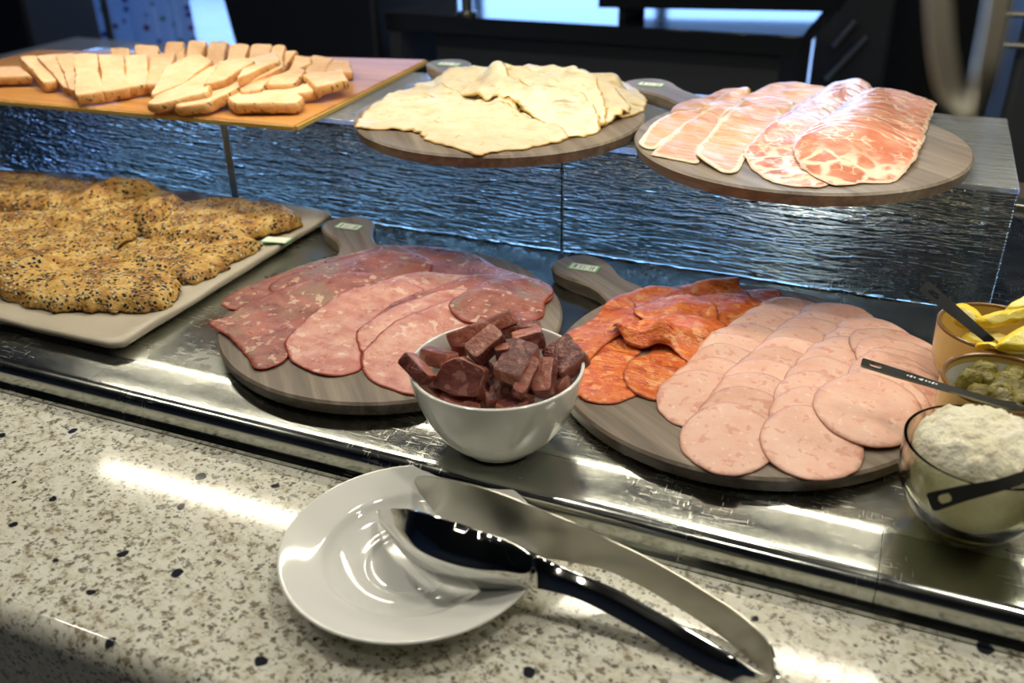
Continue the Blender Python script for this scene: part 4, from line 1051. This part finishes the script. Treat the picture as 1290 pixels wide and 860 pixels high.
# grated horseradish: nobody could count the shreds
def mound(c, r, z0, h, seed, n=64):
    vs = []; fs = []; rr = random.Random(seed)
    V, F = triangulate([Vector((c.x + r * math.cos(2 * math.pi * k / 60), c.y + r * math.sin(2 * math.pi * k / 60))) for k in range(60)], .0022)
    for x, y in V:
        q = math.hypot(x - c.x, y - c.y) / r
        z = z0 + h * max(0, 1 - q ** 3) ** .6
        lump = noise.noise(Vector((x * 120, y * 120, seed))) * .0035 + abs(noise.noise(Vector((x * 330, y * 330, seed + 4)))) * .0045
        vs.append((x, y, z + lump * (1 if q < .97 else 0)))
    n0 = len(vs); fs = [tuple(f) for f in F]
    bl = boundary_loop(F)
    # body below the rim, following the inside of the bowl
    prev = [i for i, _ in bl]
    for (k, zz) in ((.99, .78), (.93, .55), (.78, .32), (.45, .17), (.15, .12)):
        cur = []
        for i in [i for i, _ in bl]:
            x, y, _ = vs[i]; cur.append(len(vs)); vs.append((c.x + (x - c.x) * k, c.y + (y - c.y) * k, z0 * zz))
        for a in range(len(prev)): b = (a + 1) % len(prev); fs.append((prev[a], cur[a], cur[b], prev[b]))
        prev = cur
    fs.append(tuple(prev[::-1]))
    return vs, fs
vs, fs = mound(c3, r3 - .0066, hh3 - .005, .020, 3)
o = mesh_obj('grated_horseradish', vs, fs, M['horseradish'], None, True, (c3.x, c3.y, .01)); tag(o, 'cream coloured mound of grated horseradish filling the clear glass bowl', 'horseradish', kind='stuff')

# caperberries
def berry(name, c, r, seed, mat):
    rr = random.Random(seed); bm = bmesh.new(); bmesh.ops.create_icosphere(bm, subdivisions=3, radius=r)
    ax = Vector((rr.uniform(-1, 1), rr.uniform(-1, 1), rr.uniform(-.4, .8))).normalized()
    for v in bm.verts:
        k = v.co.normalized().dot(ax); v.co += ax * r * .35 * k; v.co *= 1 + .16 * noise.noise(v.co * 160 + Vector((seed, 0, 0)))
        if k > .86: v.co -= ax * r * (.9 * (k - .86) / .14)          # the dimple where the bud opens
    me = bpy.data.meshes.new(name); bm.to_mesh(me); bm.free(); me.polygons.foreach_set('use_smooth', [True] * len(me.polygons)); me.materials.append(mat)
    o = bpy.data.objects.new(name, me); COL.objects.link(o); o.location = c; o.scale = (1, rr.uniform(.85, 1), rr.uniform(.8, 1)); return o
k = 0; rr = random.Random(11)
for lay in range(3):
    rad = (r2 - .014) * (1 - .12 * lay) if lay < 2 else (r2 - .02)
    for ring_r, cnt in ((0, 1), (rad * .48, 4), (rad * .95, 8)):
        for q in range(cnt):
            a = 2 * math.pi * (q + .37 * lay) / cnt + rr.uniform(-.2, .2)
            p = Vector((c2.x + ring_r * math.cos(a), c2.y + ring_r * math.sin(a), hh2 - .025 + lay * .0100 + rr.uniform(-.002, .002)))
            if lay < 2: p.z -= 0
            o = berry('caperberry', p, rr.uniform(.0085, .0105), k, M['caper']); k += 1
            D8 = ['right', 'back right', 'back', 'back left', 'left', 'front left', 'front', 'front right']
            where = D8[int(round(math.degrees(a) / 45)) % 8]
            lab = 'green-brown caperberry buried in the yellowish bowl with a pale inside'
            if lay == 2: lab = 'green-brown caperberry at the centre top of the heap in its bowl' if cnt == 1 else 'caperberry on top of the heap, %s side, %s' % (where, 'near the middle' if cnt == 4 else 'close to the bowl wall')
            tag(o, lab, 'caperberry', 'caperberries in the bowl')

# lemon wedges
TR = Z(1140, 340, .2326)
lem = [
 ([(265, 165), (330, 170), (400, 225), (410, 290), (330, 330), (235, 280), (235, 215)], (.082, .084, .082, .075, .066, .068, .076), .014, 'rounded lemon piece at the left of the ochre bowl, behind the spoon'),
 ([(410, 265), (480, 225), (640, 195), (720, 190), (700, 260), (560, 300), (450, 310)], (.08, .084, .086, .086, .078, .074, .074), .012, 'lemon wedge with a pale cut face across the middle of the bowl'),
 ([(520, 215), (580, 150), (660, 110), (740, 110), (720, 200), (600, 215)], (.082, .088, .092, .092, .086, .084), .012, 'lemon wedge standing up at the back of the ochre bowl'),
 ([(505, 400), (560, 340), (640, 290), (730, 270), (730, 430), (600, 440)], (.074, .079, .082, .082, .07, .068), .013, 'front lemon wedge resting against the right side of the bowl'),
 ([(385, 395), (410, 370), (500, 370), (560, 430), (480, 430), (400, 410)], (.069, .07, .07, .066, .064, .066), .012, 'small lemon piece at the front behind the bowl rim'),
 ([(300, 320), (420, 300), (560, 330), (640, 400), (500, 420), (340, 380)], (.064, .066, .066, .062, .062, .062), .014, 'lemon piece lying low in the bowl, under the others')]
dz1 = hh1 - .062
for pts, zs, th, lab in lem:
    w3 = [px(x, y, z + dz1) for (x, y), z in zip(TR(pts), zs)]
    tag(slab('lemon_wedge', w3, th, M['lemon_flesh'], rnd=.007, side=M['lemon'], rough=.0005), lab, 'lemon wedge', 'lemon wedges in the ochre bowl')

# spoons with a slotted handle
def spoon(ends, widths, label, thick=.0016, slot=(.004, .013), upv=Vector((0, 0, 1)), bowl_r=(.013, .019), bowl_dir=None, mark=False, mat='tool'):
    P = [Vector(p) for p in ends]; C = catmull(P, 8, closed=False); N = len(C); c0 = C[0]
    sp = thing('slotted_spoon', tuple(P[-1]), label, 'spoon', 'steel spoons in the side bowls')
    L = [0]
    for a, b in zip(C, C[1:]): L.append(L[-1] + (b - a).length)
    vs = []; fs = []; K = 4
    rows = []
    for i in range(N):
        t_ = (C[min(i + 1, N - 1)] - C[max(i - 1, 0)]).normalized(); s_ = t_.cross(upv).normalized(); u = s_.cross(t_)
        f = L[i] / L[-1]; j = f * (len(widths) - 1); a = int(min(j, len(widths) - 2)); w_ = widths[a] + (widths[a + 1] - widths[a]) * (j - a)
        rows.append((C[i], t_, s_, u, w_))
    def P4(i, c_, s_, u, w_, hole): # cross-section with inner gap
        hw = w_ / 2; hg = hole / 2
        return [c_ - s_ * hw, c_ - s_ * hg, c_ + s_ * hg, c_ + s_ * hw]
    def at(l):
        for i in range(N - 1):
            if L[i + 1] >= l: break
        f = (l - L[i]) / max(1e-9, L[i + 1] - L[i]); A = rows[i]; B = rows[i + 1]; return tuple(A[q].lerp(B[q], f) if q < 4 else A[q] + (B[q] - A[q]) * f for q in range(5))
    samples = [0, .0005, .0015, .003, slot[1] * .35 + .003]
    s0 = .0055; s1 = s0 + slot[1]
    ls = [0.0, .0006, .0016, .003, s0, s0 + .0008, s0 + .002, (s0 + s1) / 2, s1 - .002, s1 - .0008, s1] + [s1 + (L[-1] - s1) * q / 26 for q in range(1, 27)]
    sec = []
    for l in ls:
        c_, t_, s_, u, w_ = at(l)
        e = min(1, l / .003); w2 = w_ * (.72 + .28 * math.sqrt(max(0, 1 - (1 - e) ** 2)))
        if s0 <= l <= s1:
            q = (l - s0) / (s1 - s0); g = slot[0] * min(1, math.sqrt(max(0, 1 - (2 * q - 1) ** 4)))
        else: g = .0
        sec.append((c_, s_.normalized(), u.normalized(), w2, max(g, .00002)))
    for (c_, s_, u, w_, g) in sec:
        q = P4(0, c_, s_, u, w_, g); vs += [p + u * thick / 2 for p in q] + [p - u * thick / 2 for p in q]
    n_ = len(sec)
    for i in range(n_ - 1):
        a = i * 8; b = a + 8; hole = sec[i][4] > .0001 or sec[i + 1][4] > .0001
        for j in (0, 1, 2):
            if j == 1 and hole: continue
            fs += [(a + j, a + j + 1, b + j + 1, b + j), (a + 4 + j, b + 4 + j, b + 5 + j, a + 5 + j)]
        fs += [(a, b, b + 4, a + 4), (a + 3, a + 7, b + 7, b + 3)]
        if hole: fs += [(a + 1, a + 5, b + 5, b + 1), (a + 2, b + 2, b + 6, a + 6)]
    for j in (0, 1, 2): fs += [(j, 4 + j, 5 + j, j + 1), ((n_ - 1) * 8 + j, (n_ - 1) * 8 + j + 1, (n_ - 1) * 8 + 5 + j, (n_ - 1) * 8 + 4 + j)]
    o0 = Vector(sp.location); ob = mesh_obj('handle', [v - o0 for v in vs], fs, M[mat], sp, sharp=50)
    # the scoop, dug into the food
    c_, t_, s_, u, w_ = rows[-1]; t_ = t_ if bowl_dir is None else Vector(bowl_dir).normalized(); s_ = t_.cross(upv).normalized(); u = s_.cross(t_)
    mb = MB(); vv = []; ff = []; na, nb = 24, 6
    for side in (0, 1):
        for k in range(nb + 1):
            q = k / nb
            for j in range(na):
                a = 2 * math.pi * j / na; r_ = q
                p = c_ + t_ * (bowl_r[1] * .9 + bowl_r[1] * r_ * math.cos(a)) + s_ * (bowl_r[0] * r_ * math.sin(a)) - u * (.006 * (1 - q * q) + side * .0012)
                vv.append(p - o0)
    for side in (0, 1):
        of = side * (nb + 1) * na
        for k in range(nb):
            for j in range(na):
                f = (of + k * na + j, of + k * na + (j + 1) % na, of + (k + 1) * na + (j + 1) % na, of + (k + 1) * na + j); ff.append(f if side else f[::-1])
    for j in range(na):
        a = nb * na + j; b = nb * na + (j + 1) % na; o2 = (nb + 1) * na; ff.append((a, b, b + o2, a + o2))
    mb.add(vv, ff); mb.build('scoop', M[mat], sp, sharp=60)
    if mark:
        mk = MB()
        for k_, l in enumerate([.034, .0365, .039, .043, .0445, .0475, .050, .0525, .055]):
            c_, t_, s_, u, w_ = at(l); s_ = s_.normalized(); t_ = t_.normalized(); u = u.normalized(); hgt = .0007 + .0006 * (k_ % 3 == 1)
            q = [c_ + s_ * hgt + t_ * .0007, c_ - s_ * hgt + t_ * .0007, c_ - s_ * hgt - t_ * .0007, c_ + s_ * hgt - t_ * .0007]
            mk.add([p + u * (thick / 2 + .0002) - o0 for p in q], [(0, 1, 2, 3)])
        tag(mk.build('stamped_marks', M['paper'], sp), 'small pale marks stamped on the handle')
    return sp
spoon([px(1163, 359, hh1 + .034), px(1205, 394, hh1 + .020), px(1246, 428, hh1 + .007), px(1266, 443, hh1 - .002)], [.0105, .0090, .0072, .0060], 'spoon with a slotted handle leaning out of the lemon bowl', slot=(.0042, .011), bowl_r=(.010, .014), bowl_dir=(.6, .1, -.7), mat='spoon', upv=Vector((-.3, -.72, .54)))
spoon([px(1085, 456, .073), px(1130, 470, .070), px(1200, 491, hh2 + .006), px(1262, 509, hh2 + .003), px(1296, 514, hh2 + .001)], [.0125, .0115, .0085, .0085, .012], 'long spoon with a slotted, stamped handle reaching over the pink sausage slices', slot=(.0052, .0095), bowl_r=(.013, .018), bowl_dir=(1, .2, -.15), mark=True, mat='spoon')
spoon([px(1170, 633, hh3 - .004), px(1215, 621, hh3 + .003), px(1258, 611, hh3 + .008), px(1292, 600, hh3 + .011)], [.0120, .0095, .0075, .0070], 'spoon with a slotted handle lying over the rim of the glass horseradish bowl', slot=(.0050, .008), bowl_r=(.012, .017), bowl_dir=(.8, .5, -.2), upv=Vector((0, -.8, .6)), mat='spoon')

# ------------------------------------------------------------------ lamp gantry above the counter (out of the frame, it lights the food)
lampw = simple('warm_white_diffuser', (.8, .78, .7), .4)
lf = thing('lamp_gantry', ((LAMP_X0 + LAMP_X1) / 2, LAMP_Y, 0), 'long warm strip lamp on posts above the counter', 'lamp')
lo = Vector(lf.location)
def ladd(name, mb, mat): mb.v = [v - lo for v in mb.v]; return mb.build(name, mat, lf)
ladd('housing', MB().box((LAMP_X0 - .05, LAMP_Y - .04, LAMP_Z + .004), (LAMP_X1 + .05, LAMP_Y + .04, LAMP_Z + .05)), M['satin'])
ladd('post', MB().tube([(LAMP_X0 - .22, LAMP_Y + .10, 0), (LAMP_X0 - .22, LAMP_Y + .10, .50)], .014, 20), M['tool'])
ladd('post', MB().tube([(.60, LAMP_Y, 0), (.60, LAMP_Y, LAMP_Z + .01)], .014, 20), M['tool'])
ladd('cross_arm', MB().tube([(LAMP_X0 - .22, LAMP_Y + .10, .49), (LAMP_X0 - .02, LAMP_Y, LAMP_Z + .04)], .010, 16), M['tool'])

# ------------------------------------------------------------------ blurred metal loop hanging close to the camera
def near_pt(x, y, d): return CP + ray(x, y) * d
D = .24
lp = catmull([near_pt(*q, D) for q in ((1170, -260), (1175, -120), (1182, 0), (1188, 70), (1200, 124), (1218, 146), (1234, 118), (1248, 60), (1260, -10), (1276, -120), (1292, -260))], 8, closed=False)
vs = []; fs = []; N = len(lp); th_, wd = .0016, .0062
for i, p in enumerate(lp):
    t_ = (lp[min(i + 1, N - 1)] - lp[max(i - 1, 0)]).normalized(); v_ = (p - CP).normalized(); s_ = t_.cross(v_).normalized()
    k = min(1, abs(i - N / 2) / 14); dirw = (v_ * (1 - .62 * k) + s_ * (.95 * k) * (1 if i < N / 2 else -1)).normalized(); nn = dirw.cross(t_).normalized()
    for a, b in ((-1, -1), (1, -1), (1, 1), (-1, 1)): vs.append(p + dirw * wd / 2 * a + nn * th_ / 2 * b)
for i in range(N - 1):
    for j in range(4): a = i * 4; b = a + 4; fs.append((a + j, a + (j + 1) % 4, b + (j + 1) % 4, b + j))
fs += [(3, 2, 1, 0), tuple((N - 1) * 4 + j for j in range(4))]
bm = bmesh.new(); tmp = bpy.data.meshes.new('tmp'); tmp.from_pydata([tuple(v) for v in vs], [], fs); bm.from_mesh(tmp); bmesh.ops.recalc_face_normals(bm, faces=bm.faces)
lpv = [v.co.copy() for v in bm.verts]; lpf = [tuple(v.index for v in f.verts) for f in bm.faces]; bm.free(); bpy.data.meshes.remove(tmp)
o = mesh_obj('hanging_metal_loop', lpv, lpf, simple('dull_steel', (.62, .58, .45), .42, 1.0), None, True, tuple(lp[N // 2]), sharp=40); bev(o, .0006, 2)
tag(o, 'out of focus steel loop hanging down at the upper right, close to the lens', 'metal loop')
ht = (lp[0] + lp[-1]) / 2
tag(MB().tube([(-2.0, ht.y, ht.z + .004), (X1 + .1, ht.y, ht.z + .004)], .006, 16).build('hanging_rail', M['tool']), 'thin steel rail above the frame that the metal loop hangs from', 'rail')

# ------------------------------------------------------------------ things in the dark background
def bgp(x, y, Y): return pxY(x, y, Y)
# black stone counter across the aisle
CZ = -.03
f0 = px(484, 16, CZ); f1 = px(1012, 46, CZ)
bc = thing('black_counter', ((f0.x + f1.x) / 2, f0.y, FZ), 'long black polished stone counter across the aisle, reflecting blue daylight', 'counter')
bo = Vector(bc.location); dxy = (f1 - f0).normalized(); nyy = Vector((-dxy.y, dxy.x, 0))
def quadbox(mb, a, b, n, d, z0, z1):
    q = [a, b, b + n * d, a + n * d]
    return mb.add([Vector((p.x, p.y, z0)) - bo for p in q] + [Vector((p.x, p.y, z1)) - bo for p in q], [(0, 3, 2, 1), (4, 5, 6, 7), (0, 1, 5, 4), (1, 2, 6, 5), (2, 3, 7, 6), (3, 0, 4, 7)])
o = quadbox(MB(), f0, f1, nyy, .85, CZ - .05, CZ).build('counter_top', M['black_granite'], bc); bev(o, .004)
quadbox(MB(), f0 + dxy * .14 + nyy * .06, f1 - dxy * .06 + nyy * .06, nyy, .7, FZ, CZ - .05).build('front_panel', M['dark_panel'], bc)
quadbox(MB(), f0 + dxy * .005 + nyy * .01, f0 + dxy * .045 + nyy * .01, nyy, .75, FZ, CZ - .05).build('end_leg', M['dark_panel'], bc)
p = px(579, 22, CZ) + nyy * .05
o = MB(); lathe(o, [(0, 0), (.03, 0), (.03, .008), (.016, .012), (.016, .5), (0, .5)], 24, (p.x, p.y, CZ)); tag(o.build('steel_post', M['satin']), 'short round steel post standing on the black counter', 'post')
a = px(735, 16, CZ + .05) ; b = px(1050, 22, CZ + .05)
hb = thing('raised_shelf', (a.x, a.y + .1, CZ), 'black raised shelf slab standing on the right half of the black counter', 'shelf'); bo = Vector(hb.location)
quadbox(MB(), a + nyy * .12, b + nyy * .12, nyy, .4, CZ + .045, CZ + .11).build('slab', M['black_granite'], hb)
for q in (.05, .92): quadbox(MB(), a + (b - a) * q + nyy * .2, a + (b - a) * (q + .03) + nyy * .2, nyy, .2, CZ, CZ + .045).build('foot', M['dark_panel'], hb)

# spotted cloth screen at the upper left, its pole, and the white table edge below
t = NT('blue_spotted_cloth'); v = t.coord(rnd=False)
cell = t.vor(v, 17, out='Color'); k = t.vor(v, 17, rand=.55)
g_ = t.n('ShaderNodeSeparateColor'); cell2 = t.vor(v, 17, rand=.55, out='Color'); t.t.links.new(cell2, g_.inputs[0])
dc = t.ramp(g_.outputs[0], [(0, (.16, .05, .20)), (.35, (.08, .06, .28)), (.6, (.28, .05, .12)), (.8, (.14, .34, .22))], 'CONSTANT')
c = t.mix(t.ramp(k, [(.22, 1.0), (.30, 0.0)]), (.55, .66, .80), dc); t.p(col=c, rough=.8)
tr_ = t.n('ShaderNodeBsdfTranslucent'); t.t.links.new(c, tr_.inputs[0]); mx_ = t.n('ShaderNodeMixShader'); mx_.inputs[0].default_value = .6
t.t.links.new(t.b.outputs[0], mx_.inputs[1]); t.t.links.new(tr_.outputs[0], mx_.inputs[2]); t.t.links.new(mx_.outputs[0], t.out.inputs[0]); M['spots'] = t.m
Yc = 3.9; a = bgp(88, 70, Yc); b = bgp(246, 70, Yc)
mb = MB(); n_ = 30; vs = []; fs = []
for i in range(n_ + 1):
    x = a.x + (b.x - a.x) * i / n_; y = Yc + .03 * math.sin(i * 1.3)
    for z in (FZ + .1, .12): vs.append((x, y, z))
for i in range(n_): fs.append((2 * i, 2 * i + 2, 2 * i + 3, 2 * i + 1))
o = MB().add(vs, fs).build('spotted_cloth', M['spots']); sd_ = o.modifiers.new('solid', 'SOLIDIFY'); sd_.thickness = .004
tag(o, 'blue cloth printed with coloured spots hanging at the upper left behind the roast', 'cloth')
p0 = bgp(124, -30, 2.9); p1 = bgp(143, 64, 2.9); dd_ = (p1 - p0).normalized(); zf = (FZ - p1.z) / dd_.z
tag(MB().tube([p0 - dd_ * .6, p1 + dd_ * zf], .014, 12).build('dark_pole', M['dark_panel']), 'thin dark slanting pole in front of the spotted cloth', 'pole')
ta = px(50, 68, -.12); tbp = px(250, 52, -.12)
wt = thing('white_table', ((ta.x + tbp.x) / 2, 2.75, FZ), 'pale table whose edge shows behind the sliced roast', 'table'); bo = Vector(wt.location)
tx0 = px(85, 62, -.2).x - .15; tx1 = px(252, 55, -.2).x; ty = px(160, 60, -.2).y
ww = simple('pale_tabletop', (.55, .60, .70), .25)
MB().box((tx0 - bo.x, ty - .25 - bo.y, -.24 - bo.z), (tx1 - bo.x, ty + .1 - bo.y, -.2 - bo.z)).build('table_top', ww, wt)
for (x, y) in ((tx0 + .05, ty - .2), (tx1 - .05, ty - .2), (tx0 + .05, ty + .05), (tx1 - .05, ty + .05)):
    MB().box((x - .02 - bo.x, y - .02 - bo.y, 0), (x + .02 - bo.x, y + .02 - bo.y, -.24 - bo.z)).build('leg', M['dark_panel'], wt)

# dark furniture
def dark_box(name, x0p, x1p, ybase, Y, depth, ztop, label, cat, slope=0.0, mat='navy', group=None):
    a = bgp(x0p, ybase, Y).x; b = bgp(x1p, ybase, Y).x
    r = thing(name, ((a + b) / 2, Y, FZ), label, cat, group); o0 = Vector(r.location); h = ztop - FZ
    mb = MB().add([(a - slope * h * 0 - o0.x, 0, 0), (b - o0.x, 0, 0), (b - o0.x, depth, 0), (a - o0.x, depth, 0), (a - slope - o0.x, 0, h), (b - o0.x, 0, h), (b - o0.x, depth, h), (a - slope - o0.x, depth, h)],
                  [(0, 3, 2, 1), (4, 5, 6, 7), (0, 1, 5, 4), (1, 2, 6, 5), (2, 3, 7, 6), (3, 0, 4, 7)])
    o = mb.build('body', M[mat], r); bev(o, .02, 3); return r, a, b
r, a, b = dark_box('armchair', -90, 46, 80, 2.95, .4, .10, 'black armchair at the upper left corner beyond the roast', 'armchair')
MB().box((-.20, -.05, .62), (.10, -.0, .68)).build('armrest', M['dark_panel'], r)
r, a, b = dark_box('dark_cabinet', 332, 478, 75, 2.6, .6, .12, 'low navy-black cabinet with a sloping left side and a faint bar handle', 'cabinet', slope=.16)
MB().tube([(-.12, -.02, .70), (.06, -.02, .70)], .008, 10).build('handle', M['satin'], r)
r, a, b = dark_box('dark_machine', 1018, 1112, 105, 3.75, .6, .05, 'black kitchen machine with two slanting steel bars right of the black counter', 'machine', mat='dark_panel')
for (q0, q1) in (((1078, 25), (1050, 58)), ((1092, 45), (1040, 100))):
    A = bgp(*q0, 3.71) - Vector(r.location); B = bgp(*q1, 3.71) - Vector(r.location); MB().tube([A, B], .012, 10).build('bar', M['satin'], r)
r, a, b = dark_box('wall_panel_unit', 1085, 1300, 100, 4.6, .3, .1, 'matt charcoal panel behind the marbled ham', 'panel', mat='dark_wall')
r, a, b = dark_box('drawer_cabinet', 1255, 1420, 170, 2.4, .5, .2, 'black cabinet with thin steel drawer lines at the upper right edge', 'cabinet', mat='dark_panel')
for yy in (17, 56):
    A = bgp(1262, yy, 2.38) - Vector(r.location); B = bgp(1330, yy, 2.38) - Vector(r.location); B.z = A.z
    MB().tube([A, B], .007, 10).build('drawer_pull', M['satin'], r)
